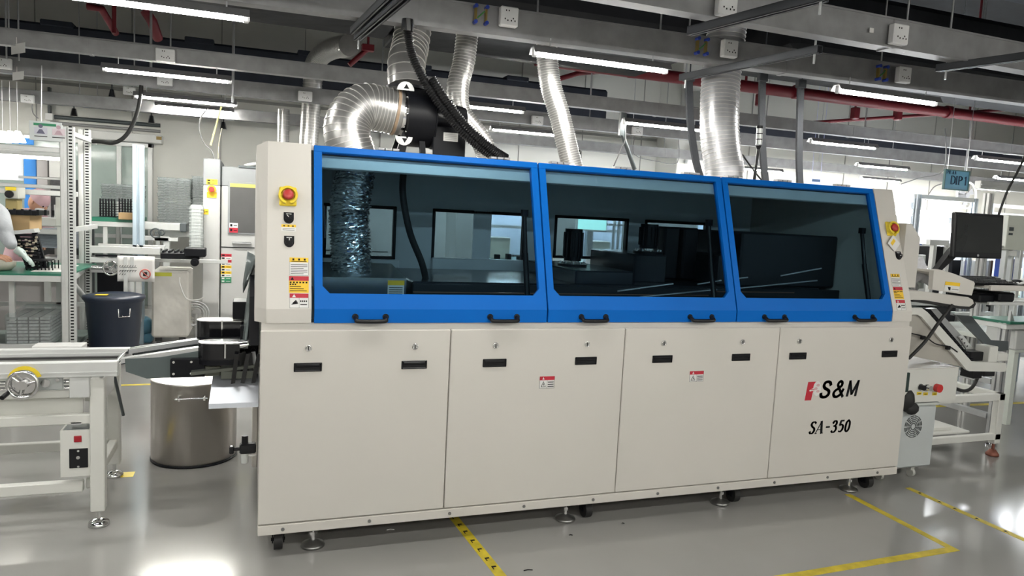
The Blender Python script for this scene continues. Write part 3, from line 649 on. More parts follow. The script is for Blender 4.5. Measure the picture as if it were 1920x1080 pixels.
def lab(u, v, w_, h, kind):
    e = .0006; b = MB(plane(slope(u, v, 0), (1, 0, 0), (0, .3082, .9513)))
    b.box((0, 0, 0), (w_, h, e))
    if kind == 'mini':
        b.m = 1; b.box((0, h*.6, e), (w_, h, 2*e)); b.m = 3
        for k in range(3): b.box((w_*(.12+.3*k), h*.7, 2*e), (w_*(.25+.3*k), h*.85, 3*e))
        for k in range(2): b.box((w_*.08, h*(.15+.2*k), e), (w_*.9, h*(.20+.2*k), 2*e))
    if kind == 'stack1':
        b.m = 1; b.box((0, h*.74, e), (w_, h, 2*e)); b.m = 3
        for k in range(3): b.box((w_*(.15+.3*k), h*.84, 2*e), (w_*(.25+.3*k), h*.95, 3*e))
        b.box((w_*.1, h*.77, 2*e), (w_*.9, h*.80, 3*e))
        for k in range(6): b.box((w_*.06, h*(.08+.1*k), e), (w_*(.94-.2*(k % 3 == 0)), h*(.11+.1*k), 2*e))
    if kind == 'stack2':
        b.m = 1; b.box((0, 0, e), (w_, h, 2*e)); b.m = 2; b.box((0, h*.73, 2*e), (w_, h, 3*e)); b.m = 3
        for k in range(3): b.box((w_*.05, h*(.10+.13*k), 2*e), (w_*(.9-.15*k), h*(.14+.13*k), 3*e))
        for k in range(6): b.box((w_*(.04+.16*k), h*.58, 2*e), (w_*(.13+.16*k), h*.67, 3*e))
        for k in range(3): b.box((w_*(.04+.12*k), h*.47, 2*e), (w_*(.12+.12*k), h*.55, 3*e))
        b.ext([(w_*.08, h*.77), (w_*.25, h*.77), (w_*.165, h*.96)], 'z', 3*e, 4*e)
    if kind == 'stack3':
        b.m = 2; b.box((0, h*.70, e), (w_, h, 2*e)); b.m = 0; b.ext([(w_*.13, h*.74), (w_*.33, h*.74), (w_*.23, h*.95)], 'z', 2*e, 3*e); b.m = 3
        b.box((w_*.5, 0, e), (w_*.51, h*.7, 2*e))
        for k in range(5): b.M = plane(slope(u, v, 0), (1, 0, 0), (0, .3082, .9513)) @ Matrix.Translation((w_*.1, h*.22, 0)) @ Matrix.Rotation(.15+.25*k*.6, 4, 'Z'); b.box((w_*.03*k, 0, e), (w_*.35, h*.05, 2*e))
        b.M = plane(slope(u, v, 0), (1, 0, 0), (0, .3082, .9513))
        for k in range(4): b.box((w_*(.55+.1*k), h*.42, e), (w_*(.62+.1*k), h*.52, 2*e))
        b.box((w_*.56, h*.2, e), (w_*.92, h*.26, 2*e))
    if kind in ('stack1', 'stack3'):
        b.m = 3; b.box((0, 0, e), (w_, .0008, 2*e)); b.box((0, 0, e), (.0008, h, 2*e)); b.box((w_-.0008, 0, e), (w_, h, 2*e))
    b.build('warning_label', [LWHITE, LYEL, REDL, INK], MC)
lab(.076, .340, .06, .030, 'mini')
lab(.110, .146, .078, .078, 'stack1'); lab(.108, .070, .081, .072, 'stack2'); lab(.111, .005, .077, .062, 'stack3')
estop(3.535, .497); selector(3.565, .335, 1.9)
b = MB(plane(slope(3.53, .405, .012), (1, .25, 1), (-1, .25, 1))); b.box((-.035, -.035, 0), (.035, .035, .003)); b.m = 1; b.box((-.02, .0, .003), (.02, .02, .0035)); b.build('control_tag', [PAPER, LYEL], MC)
lab(3.478, .148, .070, .074, 'stack1'); lab(3.480, .072, .073, .072, 'stack2'); lab(3.486, .005, .070, .062, 'stack3')
# ---------------- blower and ducts above ----------------
BL = T('exhaust_blower', 'black centrifugal blower with drum housing and motor on top of the machine', 'blower', (0.85, .8, 1.80))
b = MB(); b.cyl((.725, .8, 2.03), (.87, .8, 2.03), .155, n=40); b.box((.73, .80, 2.03), (.87, .955, 2.20), .004); b.cyl((.716, .8, 2.03), (.725, .8, 2.03), .165, n=40); b.cyl((.865, .8, 2.03), (.872, .8, 2.03), .16, n=40)
b.build('scroll_housing', BLACKM, BL)
b = MB()
for k in range(10): b.cyl((.708, .8+.15*math.cos(k*.628), 2.03+.15*math.sin(k*.628)), (.718, .8+.15*math.cos(k*.628), 2.03+.15*math.sin(k*.628)), .005, n=6)
b.build('bolt_circle', CHROME, BL)['kind'] = 'stuff'
b = MB(); b.cyl((.87, .8, 2.04), (1.00, .8, 2.04), .075, n=26); b.cyl((1.00, .8, 2.04), (1.06, .8, 2.04), .085, .07, n=26); b.box((.90, .74, 2.09), (.98, .80, 2.14), .006); b.build('motor', BLACK, BL)
b = MB(); b.box((.86, .68, 1.81), (1.04, .92, 1.985), .004); mb = b.build('motor_stand', BLACKM, BL)
b = MB(front(.915, .679, 1.91)); b.box((0, 0, 0), (.08, .045, .001)); b.m = 1
for k in range(4): b.box((.006, .008+k*.009, .001), (.074, .010+k*.009, .0014))
b.build('rating_plate', [PAPER, mat('grey_print', (.4, .4, .4), .6)], mb)
b = MB(); b.ext([(.66, 1.80), (.71, 1.80), (.735, 1.93), (.70, 1.94)], 'y', .70, .72); b.build('support_leg', BLACKM, BL)
b = MB(); b.ext([(.80, 1.80), (.83, 1.80), (.82, 1.90), (.79, 1.90)], 'y', .70, .72); b.build('support_leg', BLACKM, BL)
b = MB(); b.ext([(.66, 1.80), (.71, 1.80), (.735, 1.93), (.70, 1.94)], 'y', .88, .90); b.build('support_leg', BLACKM, BL)
for z, lb in ((2.155, 1), (1.915, -1)):
    b = MB(); b.ext([(.712+.0*0, 0), (.712, 0), (.712, 0)], 'y', 0, 0) if 0 else None
    c = (.705, .72, z); b.M = plane(c, (0, -1, 0), (0, 0, 1))
    b.M = plane((.704, .745, z), (0, 1, 0), (0, 0, 1)) ; b.M = front(.705, .70, z)
    b.ext([(.045*math.cos(t), .045*math.sin(t)*lb) for t in [PI*j/10 for j in range(11)]], 'z', 0, .012)
    b.m = 1; b.ext([(-.012, .008*lb), (.018, .008*lb), (.003, .032*lb)], 'z', .012, .013)
    b.build('corner_bracket', [SOCK, INK], BL)
def ringduct(name, label, P, r, pitch=.022, mat1=FOIL, rr=.0035, n=30, seg=16, bandr=None, group='silver flexible exhaust ducts'):
    P = spline([Vector(p) for p in P], seg); ln = sum((q-p).length for p, q in zip(P, P[1:]))
    d = T(name, label, 'duct', P[0] if P[0].z < P[-1].z else P[-1], group)
    b = MB(); b.tube(P, r, n); b.build('duct_tube', mat1, d)
    b = MB(); acc = 0; nxt = 0
    for p, q in zip(P, P[1:]):
        l = (q-p).length; dr_ = (q-p)/l
        while nxt <= acc+l:
            c = p+dr_*(nxt-acc); b.cyl(c-dr_*rr*.5, c+dr_*rr*.5, r+rr, n=n); nxt += pitch
        acc += l
    b.build('spiral_ridge', FOILR, d)
    return d
d = ringduct('flexible_duct', 'thick silver elbow duct curving from the lid top into the black blower', [(.45, .72, 1.79), (.415, .73, 1.90), (.43, .75, 1.99), (.50, .78, 2.06), (.60, .8, 2.06), (.72, .8, 2.045)], .118, .024, n=40)
MB().cyl((.665, .8, 2.052), (.68, .8, 2.05), .124, n=36).build('tape_band', mat('old_tape', (.42, .30, .2), .5), d)
MB().cyl((.70, .8, 2.047), (.718, .8, 2.045), .126, n=36).build('clamp_band', CHROME, d)
d = ringduct('flexible_duct', 'shiny silver duct rising from the blower outlet behind the wide trunking', [(.745, .86, 2.20), (.745, .90, 2.33), (.79, 1.02, 2.48), (.83, 1.07, 2.775)], .102, .045)
MB().cyl((.745, .86, 2.185), (.745, .86, 2.20), .112, n=30).build('outlet_flange', BLACKM, d)
ringduct('flexible_duct', 'wavy silver duct bending behind the black hoses', [(1.36, 1.30, 1.80), (1.36, 1.32, 1.92), (1.30, 1.34, 2.03), (1.19, 1.36, 2.16), (1.17, 1.38, 2.32), (1.21, 1.4, 2.5), (1.23, 1.4, 2.80)], .068, .020)
ringduct('flexible_duct', 'slanted silver duct above the seam of the left and middle lids', [(1.99, 1.3, 1.80), (1.94, 1.32, 1.95), (1.87, 1.35, 2.2), (1.79, 1.38, 2.45), (1.75, 1.4, 2.80)], .068, .016)
ringduct('flexible_duct', 'widest silver spiral duct standing on the lid top in front of a white socket', [(2.87, .90, 1.80), (2.87, .90, 1.90), (2.85, .93, 2.05), (2.84, .95, 2.2), (2.86, 1.0, 2.5), (2.88, 1.0, 2.9), (2.90, 1.0, 3.4)], .124, .026, mat1=mat('clear_silver_duct', (.52, .52, .54), .34, .6, var=.15, scale=8))
def hose(P, r, label, name='corrugated_hose'):
    b = MB(); b.tube(P, r, 20, seg=24, rf=lambda t, i: r*(1.08 if i % 2 else .80)); b.sm = [False]*len(b.f)
    o = b.build(name, mat('black_corrugated', (.012, .012, .013), .28), None); return tag(o, label, 'hose', 'black corrugated hoses to the lid top')
hp = [(764, 56, .62), (772, 100, .62), (795, 150, .60), (828, 200, .58), (865, 245, .56), (905, 280, .56), (935, 300, .58)]
o1 = hose([at(x, y, y=yy) for x, y, yy in hp], .023, 'left one of two black corrugated hoses dropping across the blower')
o2 = hose([at(x+14, y-3, y=yy-.02) for x, y, yy in hp[2:]][:5], .023, 'right one of two black corrugated hoses below the blower motor')
p = at(764, 48, y=.62); tag(MB().cyl((p.x, p.y, p.z-.03), (p.x, p.y, p.z+.03), .032, n=16).build('hose_gland', CHROME), 'metal gland at the top end of the black hose', 'hose fitting')
p = at(938, 296, y=.6); tag(MB().torus(p, .03, .004, 'y').torus(p+Vector((.03, 0, -.01)), .025, .003, 'x').cyl(p-Vector((.03, 0, .02)), p+Vector((.05, 0, -.05)), .012, n=10).build('hose_clamp', CHROME), 'wire clamp where the black hoses reach the lid top', 'hose fitting')
for (P, lb) in (([(1293, 150), (1296, 230), (1306, 300), (1315, 332)], 'flat dark strap left of the widest spiral duct'), ([(1431, 150), (1430, 220), (1432, 290), (1437, 340)], 'flat dark strap right of the widest spiral duct, behind the signal tower'), ([(1503, 162), (1501, 230), (1500, 300), (1502, 348)], 'flat dark strap right of the signal tower')):
    P = [at(x, y, y=1.3) for x, y in P]; b = MB()
    P2 = spline([Vector(p) for p in P], 6)
    for p, q in zip(P2, P2[1:]): b.add([(p.x-.026, p.y, p.z), (p.x+.026, p.y, p.z), (q.x+.026, q.y, q.z), (q.x-.026, q.y, q.z), (p.x-.026, p.y+.02, p.z), (p.x+.026, p.y+.02, p.z), (q.x+.026, q.y+.02, q.z), (q.x-.026, q.y+.02, q.z)], [(0, 1, 2, 3), (4, 7, 6, 5), (0, 3, 7, 4), (1, 5, 6, 2), (0, 4, 5, 1), (3, 2, 6, 7)])
    t = P2[0]; b.box((t.x-.036, t.y-.012, t.z-.01), (t.x+.036, t.y+.03, t.z+.05), .004); b.cyl((t.x, t.y, t.z), (t.x, t.y, 4.4), .005, n=6)
    tag(b.build('cable_sleeve', mat('grey_fabric_sleeve', (.06, .065, .075), .7, bump=.2, bscale=60)), lb, 'cable sleeve', 'grey cable sleeves rising from the machine')
SG = T('signal_tower', 'thin signal tower with clear lamp segments on a black pole', 'signal light', at(1414, 338, y=.9), None)
p0 = at(1414, 338, y=.9); p1 = at(1422, 280, y=.9); p2 = at(1425, 236, y=.9)
MB().cyl(p0, p1, .010, n=10).cyl(p1, p1+(p2-p1)*.15, .010, .022, n=14).build('pole', BLACK, SG)
for k in range(3):
    a_ = p1+(p2-p1)*(.2+.24*k); MB().cyl(a_, a_+(p2-p1)*.2, .021, n=16).build('lamp_segment', mat('clear_segment', (.6, .62, .62), .25, .3), SG)
    MB().cyl(a_+(p2-p1)*.2, a_+(p2-p1)*.24, .023, n=16).build('segment_ring', BLACK, SG)
MB().cyl(p2-(p2-p1)*.08, p2, .022, n=16).build('cap', BLACK, SG)
tag(MB().tube([at(1392, 290, y=1.0), at(1412, 318, y=1.0), at(1428, 338, y=1.0)], .006, 8, seg=6).build('thin_cable', RUBBER), 'thin black cable beside the signal tower', 'cable')
def R4(px0, py0, px1, py1, y):
    a = at(px0, (py0+py1)/2, y=y); c = at(px1, (py0+py1)/2, y=y); t = at((px0+px1)/2, py0, y=y); b_ = at((px0+px1)/2, py1, y=y)
    return a.x, c.x, b_.z, t.z
def bx(b, px0, py0, px1, py1, y, dp, c=0.004):
    x0, x1, z0, z1 = R4(px0, py0, px1, py1, y); b.box((x0, y, z0), (x1, y+dp, z1), c); return b
def one(name, label, cat, px0, py0, px1, py1, y, dp, m, c=0.004, group=None):
    b = MB(); bx(b, px0, py0, px1, py1, y, dp, c); return tag(b.build(name, m), label, cat, group)
def aluprof(b, x, y, z0, z1, w_=.04):
    h = w_/2; g = w_*.12
    for sx in (-1, 1):
        for sy in (-1, 1): b.box((x+sx*g, y+sy*g, z0), (x+sx*h, y+sy*h, z1), .001)
    b.box((x-g*1.5, y-g*1.5, z0), (x+g*1.5, y+g*1.5, z1))
# ---------------- infeed conveyor table, front left ----------------
CV = T('infeed_conveyor', 'white framed conveyor table with aluminium rails, handwheel and levelling feet at the left', 'conveyor', (-1.4, .85, 0))
xl = -2.4
b = MB(); b.box((xl, .46, .715), (-.605, .50, .785), .004); b.box((xl, .50, .735), (-.605, .515, .765)); b.box((xl, .455, .735), (-.607, .46, .74)); b.build('front_rail', ALUW, CV)
b = MB(); b.box((xl, .775, .715), (-.60, .815, .785), .004); b.box((xl, .765, .735), (-.60, .775, .765)); b.build('rear_rail', ALUW, CV)
b = MB(); b.box((-1.9, .46, .635), (-1.85, 1.18, .715), .003); b.box((-1.2, .50, .635), (-1.15, 1.18, .715), .003); b.build('rail_support', ALUW, CV)
b = MB(); b.box((xl, .52, .742), (-.62, .535, .752)); b.box((xl, .745, .742), (-.62, .76, .752)); b.build('transport_chain', mat('chain_dark', (.08, .08, .08), .4, .6), CV)
FR = mat('frame_cream', (.66, .66, .62), .4, var=.02)
b = MB(); b.box((xl, .50, .615), (-.72, .54, .66), .004); b.box((xl, 1.14, .585), (-.72, 1.18, .635), .004); b.box((xl, .50, .49), (-.72, .54, .535), .004)
b.box((xl, .545, .53), (-.76, .555, .62)); b.ext([(-.90, .605), (-.80, .605), (-.815, .596), (-.88, .596)], 'y', .535, .542); b.build('upper_frame', FR, CV)
b = MB(); b.box((xl, .52, .165), (-.76, .56, .215), .004); b.box((xl, 1.14, .165), (-.72, 1.18, .215), .004); b.box((-.755, .56, .165), (-.715, 1.14, .215), .004); b.box((-.755, .54, .585), (-.715, 1.14, .635), .004); b.build('lower_frame', FR, CV)
b = MB(); b.ext([(xl, .50), (-.80, .50), (-.90, .57), (xl, .57)], 'y', 1.13, 1.14); b.build('back_apron', FR, CV)
for x, y in ((-.695, .52), (-.735, 1.17), (-2.2, .52), (-2.2, 1.17)):
    b = MB(); b.box((x-.03, y-.03, .075), (x+.03, y+.03, .70 if x > -1 else .6), .004); lg = b.build('leg', FR, CV)
    b = MB(); b.cyl((x, y, .03), (x, y, .08), .009, n=10); b.lathe([(0, .034), (.022, .03), (.042, .018), (.045, .008), (.045, .001), (0, .001)], (x, y, 0), 24); b.build('levelling_foot', CHROME, lg)
b = MB(); b.box((-.80, .47, .62), (-.72, .50, .715), .003); b.box((-.69, .52, .58), (-.675, .80, .72), .003); b.box((-.80, .50, .49), (-.76, .60, .50)); b.build('end_bracket', ALUW, CV)
b = MB(); b.cyl((-.68, 1.10, .36), (-.70, .95, .62), .008, n=8); b.build('gas_spring', DKGREY, CV)
b = MB(); b.cyl((xl, .50, .66), (-.80, .50, .66), .012, n=10); b.cyl((xl, .515, .685), (-.8, .515, .685), .010, n=10); b.build('drive_shaft', CHROME, CV)
q = at(86, 718, y=.47); b = MB(); b.box((q.x-.045, .475, q.z-.035), (q.x+.065, .49, q.z+.03), .004); b.m = 1; b.cyl((q.x, .46, q.z), (q.x, .475, q.z), .018, n=18); b.cyl((q.x+.045, .465, q.z+.012), (q.x+.045, .475, q.z+.012), .008, n=10); b.build('bearing_plate', [mat('plate_grey', (.42, .44, .43), .4, .4), CHROME], CV)
hc = at(42, 722, y=.42); b = MB(); b.torus(hc, .056, .008, 'y', 36, 8); b.cyl(hc-Vector((0, .01, 0)), hc+Vector((0, .08, 0)), .016, n=16); b.cyl(hc-Vector((0, .012, 0)), hc-Vector((0, .004, 0)), .02, n=16)
for k in range(3): b.cyl(hc, hc+Vector((.056*math.cos(k*2.09+.3), 0, .056*math.sin(k*2.09+.3))), .006, n=8)
b.cyl(hc+Vector((0, .02, 0)), hc+Vector((0, .026, 0)), .05, n=30)
hw = b.build('handwheel', CHROME, CV)
MB().cyl(hc+Vector((-.05, -.01, -.03)), hc+Vector((-.062, -.05, -.042)), .010, n=12).build('crank_knob', BLACK, hw)
b = MB()
for k in range(8):
    a0, a1 = .3+k*.32, .3+(k+1)*.32; b.ext([(hc.x+.05*math.cos(a0), hc.z+.01+.05*math.sin(a0)), (hc.x+.066*math.cos(a0), hc.z+.01+.066*math.sin(a0)), (hc.x+.066*math.cos(a1), hc.z+.01+.066*math.sin(a1)), (hc.x+.05*math.cos(a1), hc.z+.01+.05*math.sin(a1))], 'y', .45, .456)
b.build('direction_sticker', YELL, CV)
x0, x1, z0, z1 = R4(112, 808, 168, 895, .49)
b = MB(); b.ext([(.50, z0), (.50, z1), (.60, z1+.0), (.60, z0)], 'x', x0, x1); sb = b.build('speed_control_box', FR, CV)
MB().box((x0+.01, .51, z1), (x1-.005, .59, z1+.002)).build('box_lid', DKGREY, sb)
MB(front(0, .50, 0)).box((x0+.055, z1-.055, 0), (x0+.085, z1-.025, .006), .002).build('rocker_switch', mat('switch_red', (.35, .01, .02), .3), sb)
b = MB(front(0, .50, 0)); b.box((x0+.035, z0+.04, 0), (x0+.11, z1-.085, .004), .002); b.m = 1; b.cyl((x0+.072, z1-.125, .004), (x0+.072, z1-.125, .012), .008, n=12); b.cyl((x0+.072, z1-.095, .004), (x0+.072, z1-.095, .008), .005, n=10); b.cyl((x0+.072, z0+.048, .004), (x0+.072, z0+.048, .008), .005, n=10); b.build('speed_dial_panel', [BLACK, CHROME], sb)
b = MB(); b.box((-1.03, .825, .72), (-.815, .93, .79), .003); b.box((-.95, .83, .64), (-.90, .90, .72))
b.build('cover_box', mat('white_lacquer', (.7, .7, .68), .3), CV)
# ---------------- loader chute between conveyor and machine ----------------
CH = T('loading_chute', 'dark grey finger conveyor rising into the left side of the machine', 'loader', (-.3, .7, 0))
CG = mat('slate_grey_plate', (.11, .135, .135), .35, .3, var=.06)
P = [(234, 673), (300, 670), (372, 658), (372, 705), (318, 708), (275, 710), (236, 697)]
b = MB(); b.ext([(at(x, y, y=.50).x, at(x, y, y=.50).z) for x, y in P], 'y', .50, .515); b.build('side_plate', CG, CH); b = MB(); b.ext([(at(x, y, y=.50).x, at(x, y, y=.50).z) for x, y in P], 'y', .80, .812); b.build('side_plate', CG, CH)
b = MB(); a_ = Vector((-.60, 0, .765)); c_ = Vector((-.03, 0, .85))
for y in (.505, .53, .735, .775):
    b = MB(); b.ext([(a_.x, a_.z), (c_.x, c_.z), (c_.x, c_.z+.022), (a_.x, a_.z+.022)], 'y', y, y+.018); b.build('chute_rail', ALU, CH)
b = MB()
for k in range(22):
    t = k/21; p = a_.lerp(c_, t); b.box((p.x-.008, .755, p.z-.01), (p.x+.008, .772, p.z+.018), .002)
b.box((a_.x, .758, a_.z-.012), (a_.x+.01, .77, a_.z)); b.build('finger_chain', DKGREY, CH)
b = MB(); b.cyl((-.62, .52, .765), (-.62, .79, .765), .012, n=12); b.cyl((-.60, .75, .745), (-.59, .79, .745), .02, n=12); b.build('end_roller', CHROME, CH)
x0, x1, z0, z1 = R4(319, 673, 372, 708, .47)
b = MB(); b.box((x0, .47, z0), (x1+.03, .60, z1), .004); b.m = 1
for dx, dz in ((.015, .02), (.015, .075), (.09, .02), (.09, .075)): b.cyl((x0+dx, .462, z0+dz), (x0+dx, .47, z0+dz), .006, n=8)
b.build('gear_cover', [BLACKM, CHROME], CH)
x0, x1, z0, z1 = R4(384, 686, 414, 706, .45); b = MB(); b.box((x0, .45, z0), (x1, .55, z1), .005); b.cyl((x0+.04, .44, (z0+z1)/2), (x0+.04, .45, (z0+z1)/2), .012, n=14); b.build('drive_motor', mat('motor_olive', (.10, .105, .085), .4, .4), CH)
b = MB(); b.ext([(-.30, .735), (.0, .765), (.0, .752), (-.30, .72)], 'y', .42, .72); b.box((-.17, .42, .70), (-.015, .46, .735)); b.build('mounting_plate', mat('olive_plate', (.13, .14, .12), .35, .5), CH)
b = MB(); b.box((-.09, .95, .74), (-.006, 1.0, 1.0), .003); b.build('support_bracket', BLACKM, CH); b = MB(); b.box((-.09, .55, .74), (-.006, .60, .93), .003); b.cyl((-.03, .54, .86), (-.03, .55, .86), .012, n=10); b.cyl((-.03, .54, .81), (-.03, .55, .81), .012, n=10); b.build('support_bracket', BLACKM, CH)
b = MB(); b.cyl((-.14, .46, .845), (-.055, .46, .855), .020, n=18); b.cyl((-.055, .46, .855), (-.005, .46, .865), .009, n=12); b.build('air_cylinder', CHROME, CH)
random.seed(5)
for i in range(7):
    x = -.105+.016*i; y = .40+.03*(i % 3); b = MB(); h0 = .79; h1 = .60+.03*random.random()+.01*i
    b.M = Matrix.Translation((x, y, h0)) @ Matrix.Rotation(random.uniform(-.15, .2), 4, 'Y') @ Matrix.Rotation(random.uniform(-.3, .3), 4, 'Z')
    b.box((-.009, -.002, h1-h0), (.009, .002, .03)); b.build('curtain_strip', RUBBER if i != 5 else ALU, CH)
def drum(x0, x1, y, z0, z1, label, rr=.062):
    t = T('solder_drum', label, 'canister', ((x0+x1)/2, y, z0), 'black canisters with silver lids on the loading chute')
    def st(r, e=0): return [(x1+e*.0, y-r)]+[(x0+r+(r)*math.cos(a), y+r*math.sin(a)) for a in [-PI/2-PI*k/14 for k in range(15)]]+[(x1, y+r)]
    MB().ext(st(rr), 'z', z0, z1).build('canister_body', mat('gloss_black', (.008, .008, .01), .12), t)
    MB().ext(st(rr+.002), 'z', z1, z1+.004).build('canister_lid', mat('polished_lid', (.78, .79, .78), .16, .9), t)
    MB().ext(st(rr+.012), 'z', z0-.022, z0).build('base_tray', BLACKM, t)
    MB().box((x0+.118, y-rr-.004, z0+.01), (x0+.124, y-rr, z1+.008)).build('clip', CHROME, t)
drum(-.275, -.09, .50, .785, .862, 'nearer black canister with a silver lid, over the chute')
drum(-.30, -.03, .78, .845, .925, 'farther black canister with a silver lid, beside the entry curtain')
# entry curtain and black box
random.seed(9)
b = MB(); n_ = 9; pts = []
prof_ = [(.30, 1.30), (.34, 1.24), (.42, 1.20), (.52, 1.16), (.62, 1.14), (.60, 1.04), (.50, .98), (.40, .93), (.34, .90)]
for i, (yy, zz) in enumerate(prof_):
    for j in range(5):
        pts.append((-.012-.012*j-.016*math.sin(i*1.1)*(j/4)-random.uniform(0, .01), .24+(yy-.24)*(1-j*.15)+.25*(j/4), 1.28-(1.28-zz)*(j+1)/5-.03*j*math.sin(i)))
fs = [(i*5+j, i*5+j+1, (i+1)*5+j+1, (i+1)*5+j) for i in range(8) for j in range(4)]
b.add(pts, fs, True); o = b.build('entry_curtain', mat('grey_antistatic_film', (.16, .19, .19), .25, .2), CH)
sm = o.modifiers.new('s', 'SOLIDIFY'); sm.thickness = .002
b = MB(); b.ext([(.30, .88), (.34, 1.10), (.45, 1.19), (.60, 1.17), (.62, .88)], 'x', -.05, -.006); b.build('entry_guard', BLACKM, CH)
x0, x1, z0, z1 = R4(436, 566, 462, 599, .70); b = MB(); b.box((x0, .70, z0), (-.006, .85, z1), .004); b.build('sensor_box', BLACKM, CH)

# silver drip tray
b = MB(); P = [(-.21, .62), (-.205, .745), (-.198, .745), (-.203, .622), (-.01, .622), (-.01, .612)]
b.add([(-.205, .50, .735), (-.004, .50, .735), (-.004, .28, .62), (-.215, .28, .62), (-.205, .505, .73), (-.004, .505, .73), (-.004, .28, .614), (-.215, .28, .614), (-.215, .27, .60), (-.004, .27, .60)],
      [(0, 1, 2, 3), (4, 7, 6, 5), (3, 2, 9, 8), (0, 3, 7, 4), (1, 5, 6, 2), (7, 8, 9, 6)])
tag(b.build('drip_tray', mat('bright_sheet_metal', (.40, .42, .45), .35, .7, var=.03)), 'bright sheet metal drip tray sloping out of the left side of the machine', 'tray')
AR = T('air_regulator', 'black air regulator with a clear bowl low on the left side of the machine', 'regulator', (-.06, .20, .36))
b = MB(); b.cyl((-.06, .20, .455), (-.06, .20, .49), .014, n=16); b.box((-.082, .18, .41), (-.012, .22, .455), .006); b.cyl((-.11, .20, .43), (-.08, .20, .43), .008, n=10); b.box((-.125, .185, .412), (-.105, .215, .445), .004); b.build('regulator_body', BLACK, AR)
MB().cyl((-.06, .20, .365), (-.06, .20, .41), .015, .017, n=16).build('bowl', mat('clear_bowl', (.6, .62, .6), .15), AR)
MB().tube([(-.06, .2, .40), (-.03, .2, .395), (-.008, .2, .40)], .004, 8).build('air_hose', PAPER, AR)
# ---------------- stainless barrel ----------------
BR = T('steel_barrel', 'brushed stainless steel barrel with a bar handle on the floor', 'barrel', (-.352, 1.44, 0))
c = (-.352, 1.44, 0); rr = .236
b = MB(); b.lathe([(0, .012), (rr-.004, .012), (rr, .016), (rr, .475), (rr+.003, .480), (rr, .485), (0, .485)], c, 64); b.build('drum_body', STEEL, BR)
MB().lathe([(rr-.002, .0), (rr+.004, .002), (rr+.004, .012), (rr-.002, .014)], c, 64).build('base_ring', BLACKM, BR)
MB().lathe([(0, .487), (rr-.006, .487), (rr, .486), (rr, .484)], c, 64).build('drum_lid', mat('lid_steel', (.85, .83, .8), .3, .7), BR)
a1, a2 = -PI/2-.28, -PI/2+.28
b = MB()
for a in (a1, a2): b.cyl((c[0]+rr*math.cos(a), c[1]+rr*math.sin(a), .415), (c[0]+(rr+.035)*math.cos(a), c[1]+(rr+.035)*math.sin(a), .415), .005, n=8); b.box((c[0]+rr*math.cos(a)-.006, c[1]+rr*math.sin(a)-.006, .395), (c[0]+rr*math.cos(a)+.006, c[1]+rr*math.sin(a)+.004, .425))
b.cyl((c[0]+(rr+.035)*math.cos(a1)-.01, c[1]+(rr+.035)*math.sin(a1), .415), (c[0]+(rr+.035)*math.cos(a2)+.01, c[1]+(rr+.035)*math.sin(a2), .415), .005, n=8)
b.build('bar_handle', CHROME, BR)
# ---------------- floor tape ----------------
TAPE = mat('floor_tape_yellow', (.60, .47, .03), .45, var=.25, scale=14)
def tape(p, q, w_, label, marks=0, name='floor_tape', up=0.0):
    p = Vector((p[0], p[1], 0)); q = Vector((q[0], q[1], 0)); d = q-p; M = Matrix.Translation(p) @ Matrix.Rotation(math.atan2(d.y, d.x), 4, 'Z')
    b = MB(M); b.box((0, -w_/2, 0), (d.length, w_/2, .0012+up)); b.m = 1; random.seed(2)
    for k in range(marks):
        t = (k+.3+.3*random.random())/marks*d.length
        b.box((t, -w_*.2, .0012), (t+.012, w_*.25, .0016)); b.box((t, -w_*.2, .0012), (t+.03, -w_*.1, .0016))
    tag(b.build(name, [TAPE, INK]), label, 'floor tape')
tape((.90, .75), (.985, -.55), .048, 'worn yellow floor tape coming straight from under the machine', 14)
tape((3.27, .02), (3.235, -.71), .042, 'yellow floor tape from the right levelling foot towards the corner')
tape((3.255, -.69), (1.5, -.73), .045, 'yellow floor tape running along the bottom edge of the picture to the corner', up=.0008)
tape((3.74, .02), (3.70, -1.6), .04, 'broken yellow floor tape in front of the fan box at the right', 12)
tape((-1.4, 3.32), (-.65, 3.32), .05, 'short yellow tape seen on the floor left of the barrel')
tape((5.2, 1.6), (7.5, 1.5), .06, 'yellow floor tape beneath the far bench legs')
tag(MB().box((-.70, 1.14, 0), (-.64, 1.22, .001)).build('floor_sticker', YELL), 'yellow sticker scrap beside the rear conveyor foot', 'sticker')
for px, py, s_, lb in ((732, 994, .018, 'tiny white curl of wire on the floor under the machine'), (1070, 1004, .008, 'small dark chip on the floor below the second foot'), (990, 1070, .02, 'dark scrap on the floor at the bottom edge'), (1168, 982, .005, 'dark speck on the floor')):
    p = at(px, py, z=0); tag(MB().tube([p+Vector((-s_, 0, .003)), p+Vector((0, .004, .003)), p+Vector((s_, -.004, .003))], .0022, 6).build('floor_scrap', PAPER if px == 732 else INK), lb, 'scrap')
# ---------------- blue bin ----------------
c = (-1.235, 4.30, 0)
BN = T('waste_bin', 'dark blue lidded bin with a wire handle and a yellow sticker', 'bin', c)
MB().lathe([(0, .002), (.185, .002), (.195, .03), (.235, .56), (.245, .57), (.245, .60), (0, .60)], c, 44).build('bin_body', NAVYP, BN)
MB().lathe([(.255, .585), (.262, .60), (.258, .615), (.20, .63), (.19, .622), (.05, .622), (0, .622)], c, 44).build('bin_lid', NAVYP, BN)
b = MB(); q = [(c[0]+.07, c[1]-.235, .52), (c[0]+.075, c[1]-.25, .45), (c[0]+.155, c[1]-.205, .45), (c[0]+.158, c[1]-.19, .52)]; b.tube(q, .006, 8); b.build('wire_handle', CHROME, BN)
MB().box((c[0]-.14, c[1]-.12, .6305), (c[0]-.04, c[1]-.03, .632)).build('yellow_sticker', YELL, BN)
